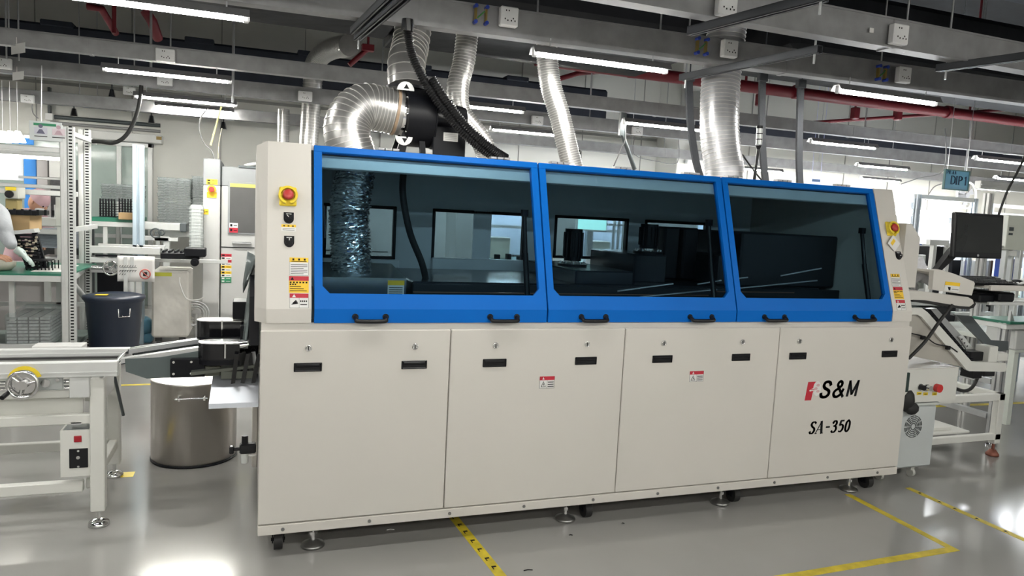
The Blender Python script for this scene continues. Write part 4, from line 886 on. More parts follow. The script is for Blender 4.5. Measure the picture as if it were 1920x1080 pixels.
# ---------------- big grey machine behind ----------------
GM = T('screen_printer', 'tall light grey machine with an upper window and stickers, left of the cream machine', 'machine', (.5, 5.9, 0))
G1 = mat('light_grey_enamel', (.50, .50, .49), .45, var=.02); G2 = mat('mid_grey_enamel', (.26, .27, .28), .45)
x0, x1, z0, z1 = R4(380, 297, 415, 600, 5.5)
b = MB(); b.box((x0, 5.5, .03), (-.385, 6.6, 1.70), .008); col = b.build('column_panel', G1, GM); MB().box((x0, 5.5, 1.70), (-.385, 6.6, 1.99), .008).build('column_top', G2, GM)
MB().box((-.375, 5.56, .03), (2.6, 6.6, 1.70), .008).build('body_panel', G1, GM); MB().box((-.375, 5.56, 1.70), (2.6, 6.6, 1.92), .008).build('body_top', G2, GM)
b = MB(); b.box((-.20, 5.54, 1.915), (.02, 5.75, 1.94)); b.build('top_ledge', DKGREY, GM)
x0, x1, z0, z1 = R4(431, 346, 520, 437, 5.54)
b = MB(); b.box((x0-.02, 5.54, z0-.02), (x1, 5.56, z1+.02), .004); wf = b.build('window_frame', G2, GM); MB().box((x0, 5.535, z0), (x1, 5.542, z1)).build('window_pane', mat('smoke_pane', (.10, .10, .10), .1), wf)
b = MB(); b.box((x0, 5.53, z1-.04), (x1, 5.536, z1)); b.build('yellow_strip', mat('sticker_olive', (.5, .45, .12), .5), wf)
e = .003
def stk(par, px0, py0, px1, py1, y, cols, name='sticker'):
    x0, x1, z0, z1 = R4(px0, py0, px1, py1, y); b = MB(); n_ = len(cols); ms = [LWHITE, LYEL, REDL, INK, GREEN, BLUEP]
    for i, cc in enumerate(cols):
        h = (z1-z0)/n_; b.m = cc; b.box((x0, y-.004, z1-(i+1)*h), (x1, y-.001, z1-i*h))
        if cc != 3: b.m = 3 if cc != 4 else 0; b.box((x0+(x1-x0)*.1, y-.005, z1-(i+.75)*h), (x0+(x1-x0)*.35, y-.004, z1-(i+.25)*h)); b.box((x0+(x1-x0)*.5, y-.005, z1-(i+.6)*h), (x0+(x1-x0)*.9, y-.004, z1-(i+.45)*h))
    b.build(name, ms, par)
stk(GM, 430, 418, 446, 436, 5.53, [0, 2]); stk(GM, 414, 476, 434, 530, 5.56, [2, 0, 2, 0, 1, 0, 1, 0, 4, 4], 'pictogram_sticker'); stk(GM, 387, 336, 408, 346, 5.5, [1, 1]); stk(GM, 379, 392, 391, 402, 5.5, [1])
p = at(397, 355, y=5.49); b = MB(); b.cyl((p.x, 5.5, p.z), (p.x, 5.46, p.z), .045, n=22); b.box((p.x-.05, 5.49, p.z-.09), (p.x+.05, 5.5, p.z-.03)); eb = b.build('emergency_stop', LYEL, GM); MB().cyl((p.x, 5.46, p.z), (p.x, 5.43, p.z), .03, n=20).build('mushroom_button', mat('estop_red2', (.5, .04, .03), .4), eb)
p = at(435, 455, y=5.5); MB().box((p.x, 5.50, p.z-.012), (p.x+.2, 5.56, p.z+.012), .005).build('door_handle', ALU, GM); MB().box((-.375, 5.555, p.z-.06), (1.5, 5.562, p.z-.05)).build('door_gap', INK, GM)
b = MB(); b.lathe([(0, .12), (.35, .11), (.5, .06), (.55, 0), (0, 0)], (.35, 6.1, 1.92), 30); b.build('exhaust_hood', BLACKM, GM)
d = ringduct('flexible_duct', 'vertical silver duct at the left, bent towards the air duct at its top', [at(576, 300, y=6.0), at(583, 205, y=6.0), at(586, 160, y=5.95), at(588, 128, y=5.9), at(600, 106, y=5.6), at(622, 92, y=5.2), at(655, 85, y=4.6)], .11, .035)
d = ringduct('flexible_duct', 'short silver duct stub with dark clamps left of the vertical duct', [at(530, 300, y=6.3), at(532, 205, y=6.3)], .07, .06)
# cables at the left
def cable(P, y, r, label, m=RUBBER, name='power_cable', kind='cable'):
    return tag(MB().tube([at(px, py, y=y) for px, py in P], r, 8, seg=8).build(name, m), label, kind)
cable([(265, 160), (260, 200), (248, 235), (232, 258), (212, 268), (190, 266), (172, 265)], 4.4, .018, 'thick black cable looping from the trunking to the slotted post')
cable([(390, 203), (377, 220), (374, 245), (383, 268), (396, 282), (402, 297)], 5.6, .008, 'thin grey cable hanging down to the grey machine', mat('grey_cable', (.2, .2, .2), .5))
cable([(415, 200), (408, 225), (395, 272)], 5.6, .010, 'pale yellow tube dropping from the lowest left tube light', mat('pale_yellow', (.7, .68, .3), .5))
cable([(416, 240), (410, 270), (409, 297)], 5.7, .005, 'thin pale string above the grey machine', mat('string', (.55, .5, .4), .6))
cable([(60, 195), (62, 212), (72, 222)], 6.9, .006, 'thin dark wire hanging from the small left socket', mat('grey_cable', (.2, .2, .2), .5))
# wall fittings, left
p = at(93, 218, y=8.2); q = at(300, 240, y=8.2)
r = T('wall_conduit', 'pair of grey conduits along the far wall above the glass door', 'conduit', (p.x, 8.25, p.z))
MB().cyl((p.x, 8.24, p.z), (q.x, 8.24, p.z+.0), .028, n=10).build('pipe', DKGREY, r); MB().cyl((p.x, 8.24, p.z-.08), (q.x, 8.24, p.z-.08), .020, n=10).build('pipe', mat('lighter_conduit', (.35, .35, .35), .5), r)
b = MB(); bx(b, 84, 212, 99, 225, 8.16, .14); b.build('junction_box', SOCK, r)
for px in (92,): b = MB(); bx(b, 89, 163, 94, 183, 8.2, .08); bx(b, 89, 197, 94, 212, 8.2, .08); b.build('riser', DKGREY, r)
for px, py, lb in ((139, 208, 'a small chrome lamp on the far trunking at the left'), (284, 221, 'a small chrome lamp above the glass door'), (419, 233, 'a small chrome lamp above the grey machine'), (210, 172, 'a dark spotlight bracket left of the middle tube light'), (1085, 282, 'small chrome lamp behind the slanted duct'), (912, 285, 'junction fitting behind the wavy duct')):
    p = at(px, py, y=7.84); r = T('clip_lamp', lb, 'lamp', (p.x, p.y, p.z-.08), 'small chrome lamps along the far trunking')
    MB().cyl(p+Vector((0, 0, .15)), p+Vector((0, 0, .02)), .01, n=8).build('stem', DKGREY, r); MB().cyl(p+Vector((0, 0, .03)), p-Vector((0, 0, .07)), .025, .05, n=14).build('shade', CHROME, r)
# sliding glass door in the far wall
x0, x1, z0, z1 = R4(160, 262, 286, 560, 8.2)
W = bpy.data.objects.new('window_1', None); COL.objects.link(W); W.location = (x0, 8.2, 0); S(W)
b = MB(); t = .06
b.box((x1-t, 8.18, 0), (x1, 8.3, 2.28), .005); b.box((x0-1.2, 8.18, 2.22), (x1, 8.3, 2.28), .005); b.box((x1-.45, 8.19, .0), (x1-.39, 8.28, 2.25), .005); b.box((x0-1.2, 8.19, .95), (x1, 8.27, 1.0)); b.build('window_frame', ALUW, W)
MB().box((x0-1.2, 8.25, 0), (x1-t, 8.26, 2.22)).build('pane', mat('pale_green_pane', (.40, .48, .45), .08, var=.03), W)
x0, x1, z0, z1 = R4(150, 250, 304, 262, 8.1); r = T('door_operator', 'long white door operator housing above the glass door', 'door operator', (x0, 8.1, z0))
MB().box((x0, 8.05, 2.285), (x1, 8.28, 2.40), .01).build('housing', LWHITE, r); b = MB(); bx(b, 293, 256, 303, 262, 8.045, .006, 0); b.build('brown_label', mat('brown_label', (.3, .2, .05), .5), r)
# tray stacks
def traystack(px0, px1, py0, py1, y, n_, label, grp, dp=.45):
    x0, x1, z0, z1 = R4(px0, py0, px1, py1, y); h = (z1-z0)/n_; c0 = ((x0+x1)/2, y+dp/2); w_ = x1-x0
    b = MB(); b.box((-w_/2, -dp/2, 0), (w_/2, dp/2, h*.18), 0); b.box((-w_/2, -dp/2, 0), (w_/2, -dp/2+.008, h*.85)); b.box((-w_/2, dp/2-.008, 0), (w_/2, dp/2, h*.85)); b.box((-w_/2, -dp/2, 0), (-w_/2+.008, dp/2, h*.85)); b.box((w_/2-.008, -dp/2, 0), (w_/2, dp/2, h*.85))
    b.box((-w_/2-.008, -dp/2-.008, h*.78), (w_/2+.008, -dp/2+.004, h*.92)); b.box((w_/2-.004, -dp/2-.008, h*.78), (w_/2+.008, dp/2, h*.92))
    for k in range(3): b.box((-w_/2+w_*(.2+.3*k), -dp/2-.004, h*.1), (-w_/2+w_*(.25+.3*k), -dp/2, h*.8))
    o = b.build('component_tray', FILM, None, local=True); o.location = (c0[0], c0[1], z0); tag(o, label, 'tray', grp)
    o['label'] = 'clear plastic tray, %s from the bottom of %s' % (ORD[0], label)
    for i in range(1, n_):
        c = o.copy(); c['label'] = 'clear plastic tray, %s from the bottom of %s' % (ORD[i], label); COL.objects.link(c); c.location = (c0[0]+random.uniform(-.006, .006), c0[1]+random.uniform(-.006, .006), z0+i*h)
    return z0
traystack(296, 357, 333, 422, 6.2, 18, 'the broad tall stack', 'trays of the broad tall stack')
traystack(360, 385, 330, 384, 6.3, 11, 'the narrow stack by the grey machine', 'trays of the narrow stack')
traystack(190, 262, 345, 378, 5.9, 7, 'the stack left of the bluish post', 'trays of the low stack')
b = MB(); x0, x1, z0, z1 = R4(355, 384, 380, 478, 5.3); b.box((x0, 5.3, .96), (x1, 5.5, z1), .02)
for k in range(14): b.box((x0-.004, 5.296, .98+k*.035), (x1+.004, 5.5, .985+k*.035))
tag(b.build('wrapped_trays', filmmat('frosted_wrap', (.72, .75, .74), .6)), 'upright frosted plastic wrapped bundle against the grey machine', 'bundle')
# low bench/cabinet carrying the stacks
one('storage_bench', 'grey bench carrying the tall tray stacks', 'bench', 290, 424, 392, 445, 6.05, .7, ALUW)
b = MB()
x0, x1, z0, z1 = R4(290, 424, 392, 445, 6.05)
for x in (x0+.03, x1-.03): b.box((x-.02, 6.08, 0), (x+.02, 6.12, z0)); b.box((x-.02, 6.66, 0), (x+.02, 6.70, z0))
bpy.data.objects['storage_bench'].location.z += 0
tag(b.build('bench_trestle', ALUW), 'legs under the bench with the tall tray stacks', 'trestle')
# ---------------- aluminium work bench, left ----------------
WB = T('aluminium_workbench', 'aluminium profile workbench with slotted posts, green mat and overhead lamp', 'workbench', (-1.9, 4.5, 0))
SLOT = INK
def slotpost(px0, px1, y, ztop, frac, par):
    x0 = at(px0, 400, y=y).x; x1 = at(px1, 400, y=y).x
    b = MB(); w_ = x1-x0; b.box((x0, y, 0), (x0+w_*(frac-.04), y+.06, ztop), .006); b.box((x0+w_*.18, y-.004, 0), (x0+w_*.28, y, ztop)); b.box((x0+w_*frac, y-.004, 0), (x1, y+.05, ztop), .003)
    o = b.build('slotted_post', ALUW, par); b = MB(); n_ = int(ztop/.027); b.m = 0
    for k in range(n_): b.box((x0+w_*(frac+.10), y-.006, .02+k*.027), (x1-w_*.12, y-.0035, .032+k*.027))
    b.build('post_slots', SLOT, o)
    return x0, x1
a0, a1 = slotpost(113, 140, 3.8, 2.08, .55, WB)
c0, c1 = slotpost(147, 170, 5.0, 2.16, .5, WB)
b = MB(); b.box((a0+.02, 3.86, 2.02), (a0+.06, 5.0, 2.06), .003); b.box((a0+.02, 3.86, 1.20), (a0+.06, 5.0, 1.24)); b.box((-3.6, 3.82, 1.56), (a0, 3.86, 1.59), .004); b.box((-1.85, 3.82, 1.635), (a0, 3.84, 1.655), .004); b.box((-3.6, 4.95, 1.5), (c0, 5.0, 1.55), .004); b.box((-3.6, 3.82, 1.86), (a0, 3.86, 1.90), .004); b.build('cross_bar', ALUW, WB)
b = MB(); b.box((-3.6, 3.80, .785), (a0, 3.84, .835), .004); b.box((-3.6, 4.96, .785), (c0, 5.0, .835), .004)
b.ext([(a0+.03, 3.84), (a0+.08, 3.84), (c0+.08, 5.0), (c0+.03, 5.0)], 'z', .785, .835); b.box((-3.6, 3.8, .40), (a0, 3.84, .44)) if 0 else None; b.build('table_frame', ALUW, WB)
b = MB(); b.box((-3.6, 3.82, .836), (a0+.05, 4.98, .850)); b.build('green_mat', GMAT, WB)
b = MB(); b.box((-3.6, 3.95, .17), (a0+.04, 4.9, .20)); b.build('lower_shelf', mat('shelf_grey_green', (.20, .25, .23), .5), WB)
b = MB(); b.box((-3.6, 3.9, .20), (a0, 3.94, .24), .003); b.box((-1.98, 4.0, .42), (-1.94, 4.04, .785)); b.box((-1.80, 4.75, .2), (-1.76, 4.8, .785)); b.box((-3.6, 4.75, .45), (a0+.03, 4.79, .49)); b.box((-2.6, 4.1, .0), (-2.55, 4.15, .785)); b.cyl((-1.42, 4.85, .30), (-1.58, 4.2, .78), .025, n=10); b.build('under_frame', ALUW, WB)
b = MB(); b.box((-3.4, 4.2, 1.84), (a0-.02, 4.28, 1.875), .004); hsg = b.build('bench_lamp', ALUW, WB); MB().cyl((-3.3, 4.24, 1.825), (a0-.04, 4.24, 1.825), .013, n=12).build('lamp_tube', mat('bench_tube_glow', (1, 1, 1), .4, emit=9, ecol=(1, .98, .9)), hsg)
b = MB(); bx(b, 78, 482, 117, 512, 4.05, .0, 0) if 0 else None
tag(MB().box((-1.82, 4.0, .8505), (-1.60, 4.72, .853)).build('white_sheet', PAPER), 'white sheet lying on the green mat beside the slotted post', 'sheet')
r = T('information_board', 'white board with green header and two portrait prints, above the left bench', 'board', at(85, 262, y=3.75))
x0, x1, z0, z1 = R4(55, 228, 116, 264, 3.75)
b = MB(); b.box((x0, 3.75, z0), (x1, 3.757, z1), .001); b.build('board_panel', mat('board_white', (.66, .70, .70), .4), r)
b = MB(); b.box((x0+.03, 3.747, z1-.035), (x1-.04, 3.75, z1-.015)); b.build('green_header', GREEN, r)
for k, cc in enumerate(((.62, .62, .70), (.68, .58, .62))):
    xa = x0+.035+k*.125; b = MB(); b.box((xa, 3.747, z0+.05), (xa+.09, 3.75, z1-.05)); b.m = 1; b.cyl((xa+.045, 3.746, z0+.115), (xa+.045, 3.745, z0+.115), .016, n=12); b.ext([(xa+.015, z0+.055), (xa+.075, z0+.055), (xa+.055, z0+.09), (xa+.035, z0+.09)], 'y', 3.7455, 3.747); b.m = 2; b.box((xa, 3.7465, z0+.03), (xa+.09, 3.75, z0+.036))
    b.build('portrait_print', [mat('print_bg_%s' % ('grey' if k == 0 else 'pink'), cc, .6), mat('print_dark_%s' % ('grey' if k == 0 else 'pink'), (.15, .15, .22) if k == 0 else (.5, .35, .4), .6), INK], r)
MB().cyl((x0+.08, 3.76, z1), (x0+.08, 3.80, 2.55), .004, n=6).cyl((x1-.04, 3.76, z1-.1), (x1-.04, 3.82, z1-.1), .01, n=6).build('hook', ALU, r)
for k in range(3):
    p = at(5+k*14, 254, y=4.6); MB().cyl((p.x, p.y, p.z+.03), (p.x, p.y, 2.5), .003, n=6).build('cord', ALU, tag(MB().lathe([(.0, .10), (.02, .10), (.06, .02), (.065, 0), (.0, 0)], (p.x, p.y, p.z-.06), 18).build('bell_lamp', mat('lit_bell_lamp', (1, .97, .85), .4, emit=4, ecol=(1, .95, .8))), ['leftmost', 'middle', 'rightmost'][k]+' of three small glowing bell lamps at the left edge', 'lamp', 'glowing bell lamps'))
# things on and round the bench
one('partition_cloth', 'bright blue hanging cloth between white panels, upper left', 'cloth', 45, 296, 68, 400, 6.6, .04, BLUEP)
one('partition_cloth', 'blue panel strip below the bell lamps', 'cloth', 8, 258, 62, 270, 6.6, .04, BLUEP)
b = MB(); bx(b, -120, 272, 44, 335, 6.7, .05); tag(b.build('white_partition', mat('lit_white_panel', (.78, .79, .80), .5)), 'white partition panel at the left edge behind the bench', 'partition')
one('grey_pillar', 'grey post behind the pink-capped worker', 'post', 70, 296, 90, 480, 6.5, .15, mat('warm_grey', (.45, .43, .43), .5))
one('white_cabinet', 'white electrical cabinet behind the slotted post', 'cabinet', 92, 296, 117, 333, 6.4, .3, LWHITE)
b = MB(); bx(b, 95, 336, 150, 425, 6.3, .05); k = b.build('perforated_panel', mat('dark_perforated', (.05, .05, .055), .5, var=.3, scale=60)); q = at(120, 425, y=6.3); MB().box((q.x-.3, 6.3, 0), (q.x+.3, 6.34, q.z)).build('panel_foot', DKGREY, k); tag(k, 'dark perforated panel behind the slotted posts', 'panel')
r = T('label_dispenser', 'grey device with a yellow label and a black roller, left of the blue cloth', 'dispenser', at(20, 372, y=4.7))
b = MB(); bx(b, 8, 345, 36, 373, 4.7, .2, .01); b.build('device_body', mat('beige_grey_device', (.55, .55, .5), .5), r); b = MB(); bx(b, 10, 349, 30, 357, 4.695, .006, 0); b.build('yellow_label', YELL, r)
p = at(18, 364, y=4.69); MB().cyl(p, p+Vector((0, -.02, 0)), .035, n=18).build('black_roller', BLACK, r)
b = MB(); bx(b, 10, 373, 33, 400, 4.75, .15); b.build('stand', mat('ochre_box', (.38, .30, .12), .6), r)
one('cardboard_box', 'open cardboard box on the left bench under a black rack', 'box', 6, 402, 56, 432, 4.55, .4, CARD)
b = MB(); x0, x1, z0, z1 = R4(3, 394, 68, 403, 4.5); b.box((x0, 4.5, z0), (x1, 4.95, z1), .004)
for k in range(7): b.box((x0+.03+k*.06, 4.49, z0+.005), (x0+.05+k*.06, 4.5, z1+.012))
tag(b.build('fixture_tray', BLACKM), 'black slotted fixture lying across the cardboard box', 'fixture')
random.seed(11)
x0, x1, z0, z1 = R4(14, 428, 72, 500, 4.3)
r = T('wave_solder_fixture', 'leaning black fixture rack full of metal clips, held by the worker', 'fixture', ((x0+x1)/2, 4.35, .85))
b = MB(); b.ext([(x0+.02, z1-.03), (x1-.03, z1), (x1-.02, z1-.035), (x0+.02, z1-.06)], 'y', 4.28, 4.45); b.build('top_bar', ALUW, r)
b = MB()
for k in range(10):
    t = k/9; zz = .86+(z1-.06-.86)*t; sl = .05*(1-t); b.box((x0+.08+sl, 4.30, zz-.012), (x1-.02+sl*.8, 4.42, zz+.008), .002)
b.ext([(x0+.12, .853), (x0+.18, .853), (x0+.06, z1-.05), (x0+.02, z1-.05)], 'y', 4.36, 4.40); b.ext([(x1-.0, .853), (x1+.05, .853), (x1-.03, z1-.02), (x1-.07, z1-.02)], 'y', 4.36, 4.40); b.build('rack_bars', BLACKM, r)
b = MB()
for k in range(34): xx = random.uniform(x0+.07, x1-.02); zz = random.uniform(.95, z1-.08); b.box((xx, 4.285, zz), (xx+.018, 4.30, zz+.014), .002)
b.build('spring_clips', mat('warm_chrome', (.7, .62, .5), .3, .8), r)
r = T('pin_rack', 'low black rack of upright pins standing on the green mat', 'rack', at(62, 500, y=4.12))
x0, x1, z0, z1 = R4(44, 488, 90, 508, 4.12)
b = MB(); b.box((x0, 4.12, z1-.01), (x1, 4.35, z1), .002); b.build('top_plate', BLACKM, r); b = MB()
for k in range(8):
    for j in range(2): b.cyl((x0+.02+k*.028, 4.13+j*.2, .851), (x0+.02+k*.028, 4.13+j*.2, z1-.01), .005, n=6)
b.build('pins', BLACKM, r)
r = T('grey_binder_stack', 'wide grey stack of flat sheets on a shelf behind the slotted post', 'stack', at(90, 470, y=5.6))
x0, x1, z0, z1 = R4(66, 430, 150, 465, 5.6)
b = MB()
for k in range(12): b.box((x0+random.uniform(0, .02), 5.6, z0+(z1-z0)*k/12), (x1, 6.0, z0+(z1-z0)*(k+.85)/12))
b.build('sheets', mat('slate_sheets', (.24, .27, .31), .5, var=.15), r)
b = MB(); x0, x1, z0, z1 = R4(60, 408, 130, 425, 5.5); b.box((x0, 5.5, z0), (x1, 5.6, z1), .008); b.box((x0, 5.5, z0-.08), (x1, 5.56, z0-.03), .006); b.box((x0, 5.5, .80), (x1+.15, 6.1, .85), .004)
for x in (x0+.1, x1): b.box((x-.03, 5.62, 0), (x+.03, 5.68, .8)); b.box((x-.02, 6.02, 0), (x+.02, 6.06, 1.4))
tag(b.build('conveyor_section', ALUW), 'pale conveyor rails and shelf behind the left bench', 'conveyor')
b = MB(); bx(b, 104, 370, 117, 424, 5.2, .08); q = at(110, 424, y=5.2); b.box((q.x-.02, 5.22, 0), (q.x+.02, 5.26, q.z)); tag(b.build('device_panel', LWHITE), 'white upright panel of a device just left of the slotted post', 'device')
tag(MB().box((-3.0, 5.66, 0), (-1.75, 5.72, .80), .01).build('grey_screen', mat('warm_grey', (.45, .43, .43), .5)), 'low grey screen under the shelf behind the left bench', 'screen')
# bundle of trays wrapped under bench
x0, x1, z0, z1 = R4(10, 585, 94, 640, 3.98)
r = T('wrapped_tray_bundle', 'large clear bag of stacked trays on the lower shelf of the left bench', 'bundle', ((x0+x1)/2, 4.3, .20))
b = MB()
for k in range(4):
    w_ = (x1-x0)/4
    for j in range(9): b.box((x0+k*w_+.006, 3.99, .205+j*.029), (x0+(k+1)*w_-.004, 4.55, .205+j*.029+.02))
b.build('trays', mat('clear_tray_body', (.34, .36, .36), .2, var=.2, scale=30), r)
b = MB(); b.box((x0-.01, 3.975, .202), (x1+.01, 4.57, .50), .03); b.build('bag', filmmat('bag_thin', (.75, .78, .78), .22, .1), r)
# blue-tinted bench post, second bench
W2 = T('back_workbench', 'second aluminium bench with a pale blue post and green top behind the bin', 'workbench', (-1.3, 5.9, 0))
b = MB(); x = at(260, 400, y=5.2).x; aluprof(b, x, 5.2, 0, 2.06, .10); b.build('post', mat('pale_blue_profile', (.50, .60, .68), .35, .3), W2)
x0, x1, z0, z1 = R4(172, 408, 255, 416, 5.3); b = MB(); b.box((x0, 5.3, z0), (x1, 6.1, z1), .003); b.build('green_top', GMAT, W2)
for q0, q1 in (((x0, 5.28, z0-.05), (x1, 5.32, z0)), ((x0+.1, 5.3, .35), (x1, 5.34, .39)), ((x0+.1, 5.3, 0), (x0+.14, 5.34, z0-.05)), ((x1-.10, 6.05, 0), (x1-.06, 6.1, z0)), ((x0+.1, 6.05, 0), (x0+.14, 6.1, z0)), ((x1, 5.2, .86), (x1+.9, 5.26, .90))): MB().box(q0, q1, .003).build('frame_bar', ALUW, W2)
zt = z1
one('cardboard_box', 'small cardboard box on the green top beside the pale blue post', 'box', 222, 399, 252, 412, 5.25, .25, CARD)
for i, (px, lb) in enumerate(((186, 'black component rack at the left end of the second bench'), (222, 'black component rack behind the small cardboard box'))):
    x0, x1, z0, z1 = R4(px, 378, px+32, 406, 5.45); b = MB()
    for k in range(6): b.box((x0, 5.45, zt+.002+k*(z1-zt)/6), (x1, 5.6, zt+.008+k*(z1-zt)/6)); b.box((x0+k*(x1-x0)/6, 5.46, zt+.002), (x0+.012+k*(x1-x0)/6, 5.5, z1+.03))
    tag(b.build('component_rack', BLACKM), lb, 'rack', 'black component racks')
# middle conveyors behind
C2 = T('middle_conveyor', 'aluminium conveyor with a chrome handwheel and dark outfeed behind the bin', 'conveyor', (-1.1, 4.9, 0))
x0, _, z0, z1 = R4(168, 474, 305, 486, 4.75); x1 = at(300, 480, y=4.75).x
for q0, q1 in (((x0, 4.75, .97), (x1, 4.80, 1.04)), ((x0, 5.15, .97), (x1, 5.19, 1.04)), ((x0, 4.75, .88), (x1-.05, 4.79, .93)), ((x0, 4.77, .78), (x1-.3, 4.81, .82)), ((x0, 4.75, .44), (x1-.4, 4.80, .49)), ((x0, 4.75, .33), (x1-.4, 4.80, .38))): MB().box(q0, q1, .004).build('rail', ALUW, C2)
b = MB()
for k in range(16): b.cyl((x0+.03+k*.055, 4.8, 1.0), (x0+.03+k*.055, 5.15, 1.0), .012, n=8)
b.box((x0+.05, 4.745, .94), (x1-.2, 4.76, .96)); b.build('rollers', BLACKM, C2)
p = at(208, 503, y=4.68); b = MB(); b.torus(p, .065, .009, 'y', 30, 8); b.cyl(p, p+Vector((0, .08, 0)), .02, n=14); b.cyl(p+Vector((0, .06, 0)), p+Vector((-.18, .06, 0)), .02, n=10)
for k in range(3): b.cyl(p, p+Vector((.065*math.cos(k*2.09+.9), 0, .065*math.sin(k*2.09+.9))), .007, n=8)
b.build('handwheel', CHROME, C2)
b = MB(); b.box((x0, 5.1, .0), (x1-.35, 5.14, .78)); b.build('dark_back_panel', BLACKM, C2)
b = MB(); px = at(243, 580, y=4.7).x; aluprof(b, px, 4.7, .08, .95, .09); b.box((px+.05, 4.72, .3), (px+.10, 4.76, .85), .003); b.lathe([(0, .08), (.03, .08), (.05, .03), (.055, .0), (0, 0)], (px, 4.7, 0), 16); b.build('leg', ALUW, C2)
b = MB(); b.box((x1, 4.78, .93), (x1+.36, 5.12, .99), .006); b.box((x1+.22, 4.72, .96), (x1+.42, 4.9, 1.05), .01); q = at(365, 492, y=4.7); b.cyl(q, q+Vector((0, .06, 0)), .04, n=18); b.cyl(q-Vector((0, .01, 0)), q, .02, n=12); b.build('dark_outfeed', BLACKM, C2)
r = T('paper_notice', 'curled white paper notice with a red prohibition sign hung on the conveyor', 'notice', at(255, 528, y=4.66))
x0, x1, z0, z1 = R4(220, 480, 290, 528, 4.66); b = MB(); n_ = 12
vs = []; 
for i in range(n_+1):
    for j in range(6): vs.append((x0+(x1-x0)*i/n_, 4.66+.010*math.sin(i*.9)*(1-j/6), z0+(z1-z0)*j/5))
b.add(vs, [(i*6+j, (i+1)*6+j, (i+1)*6+j+1, i*6+j+1) for i in range(n_) for j in range(5)], True); o = b.build('sheet', PAPER, r); mo = o.modifiers.new('s', 'SOLIDIFY'); mo.thickness = .001
p = at(272, 514, y=4.642); b = MB(); b.torus(p, .045, .006, 'y', 26, 6); b.cyl(p+Vector((-.03, 0, .03)), p+Vector((.03, 0, -.03)), .005, n=6); b.m = 1; b.box(p+Vector((-.018, -.002, -.02)), p+Vector((.018, .002, .02)), .004); b.build('prohibition_sign', [mat('sign_red', (.5, .12, .1), .5), INK], r)
b = MB(front(x0+.02, 4.648, z1-.125)); b.nib([[(k*.022, .02*(j == 0)-.03*j), (k*.022+.008, .012+.02*(j == 0)-.03*j)] for j in range(3) for k in range(7 if j < 2 else 3)], .005, .004, 0, .0008)
for j in range(2): b.box((0, -.03*j+.012, 0), (.15, -.03*j+.015, .0008))
b.build('handwriting', INK, r)
C3 = T('back_conveyor', 'short aluminium conveyor on a pedestal before the tray stacks', 'conveyor', (-1.1, 6.0, 0))
x0, x1, z0, z1 = R4(262, 418, 350, 432, 5.7); MB().box((x0, 5.7, z0), (x1-.06, 5.76, z1), .01).build('rail', ALUW, C3); MB().box((x0, 5.95, z0), (x1-.06, 6.0, z1), .01).build('rail', ALUW, C3); MB().box((x0, 5.7, z0-.12), (x1-.18, 5.76, z0-.07), .005).build('rail', ALUW, C3)
b = MB(); b.box((x1-.07, 5.69, z0-.01), (x1, 6.0, z1+.005), .008); p = at(292, 437, y=5.66); b.torus(p, .05, .008, 'y', 22, 6); b.cyl(p, p+Vector((0, .06, 0)), .012, n=8); p = at(303, 436, y=5.66); b.torus(p, .03, .007, 'y', 18, 6); b.build('end_cap', DKGREY, C3)
b = MB(); xm = at(312, 450, y=5.72).x; b.box((xm-.035, 5.72, 0), (xm+.035, 5.79, z0-.1), .006); b.box((xm-.12, 5.7, z0-.12), (xm+.12, 5.8, z0-.08), .004); b.build('pedestal', ALUW, C3)
WC = T('covered_cabinet', 'wheeled cabinet draped in a whitish cover with a yellow tape on top', 'cabinet', (-.75, 4.9, 0))
x0, x1, z0, z1 = R4(284, 508, 354, 597, 4.85)
b = MB(); N_ = 10; vs = []
b.box((x0, 4.85, .12), (x1, 5.4, z1), .02); b.build('cover', mat('soiled_white_cloth', (.56, .54, .50), .8, var=.10, scale=5, bump=.5, bscale=6), WC)
b = MB(); bx(b, 288, 511, 322, 518, 4.845, .006, 0); b.build('yellow_tape', mat('olive_tape', (.5, .5, .05), .5), WC)
for x in (x0+.06, x1-.06): MB().cyl((x-.015, 4.9, .05), (x+.015, 4.9, .05), .05, n=18).box((x-.03, 4.87, .08), (x+.03, 4.93, .13)).build('caster', RUBBER, WC)
cable([(337, 520), (338, 535), (350, 560), (372, 562), (384, 556)], 4.8, .006, 'white cable hanging beside the covered cabinet', PAPER)
r = T('floor_fan', 'small round fan on the floor between covered cabinet and grey machine', 'fan', at(367, 610, y=5.2))
p = at(367, 588, y=5.2); b = MB(); b.torus(p, .13, .008, 'y', 26, 6); b.torus(p, .08, .005, 'y', 22, 6); b.torus(p-Vector((0, .05, 0)), .11, .005, 'y', 22, 6); b.build('cage', ALU, r); MB().cyl(p, p+Vector((0, .1, 0)), .05, n=16).cyl(p, (p.x, p.y, .0), .015, n=8).lathe([(0, .02), (.1, .01), (.1, 0), (0, 0)], (p.x, p.y, 0), 16).build('motor', mat('dusty_motor', (.35, .35, .34), .6), r)
b = MB(); p = at(268, 590, y=5.3); b.ball((p.x, 5.3, .17), .13, 14, (.8, 1, .85)); b.box((p.x-.10, 5.2, .0), (p.x+.10, 5.4, .1), .02); tag(b.build('plastic_bag', mat('blue_bag', (.12, .3, .42), .3, bump=.6, bscale=14)), 'pale blue plastic bag on the floor beside the covered cabinet', 'bag')
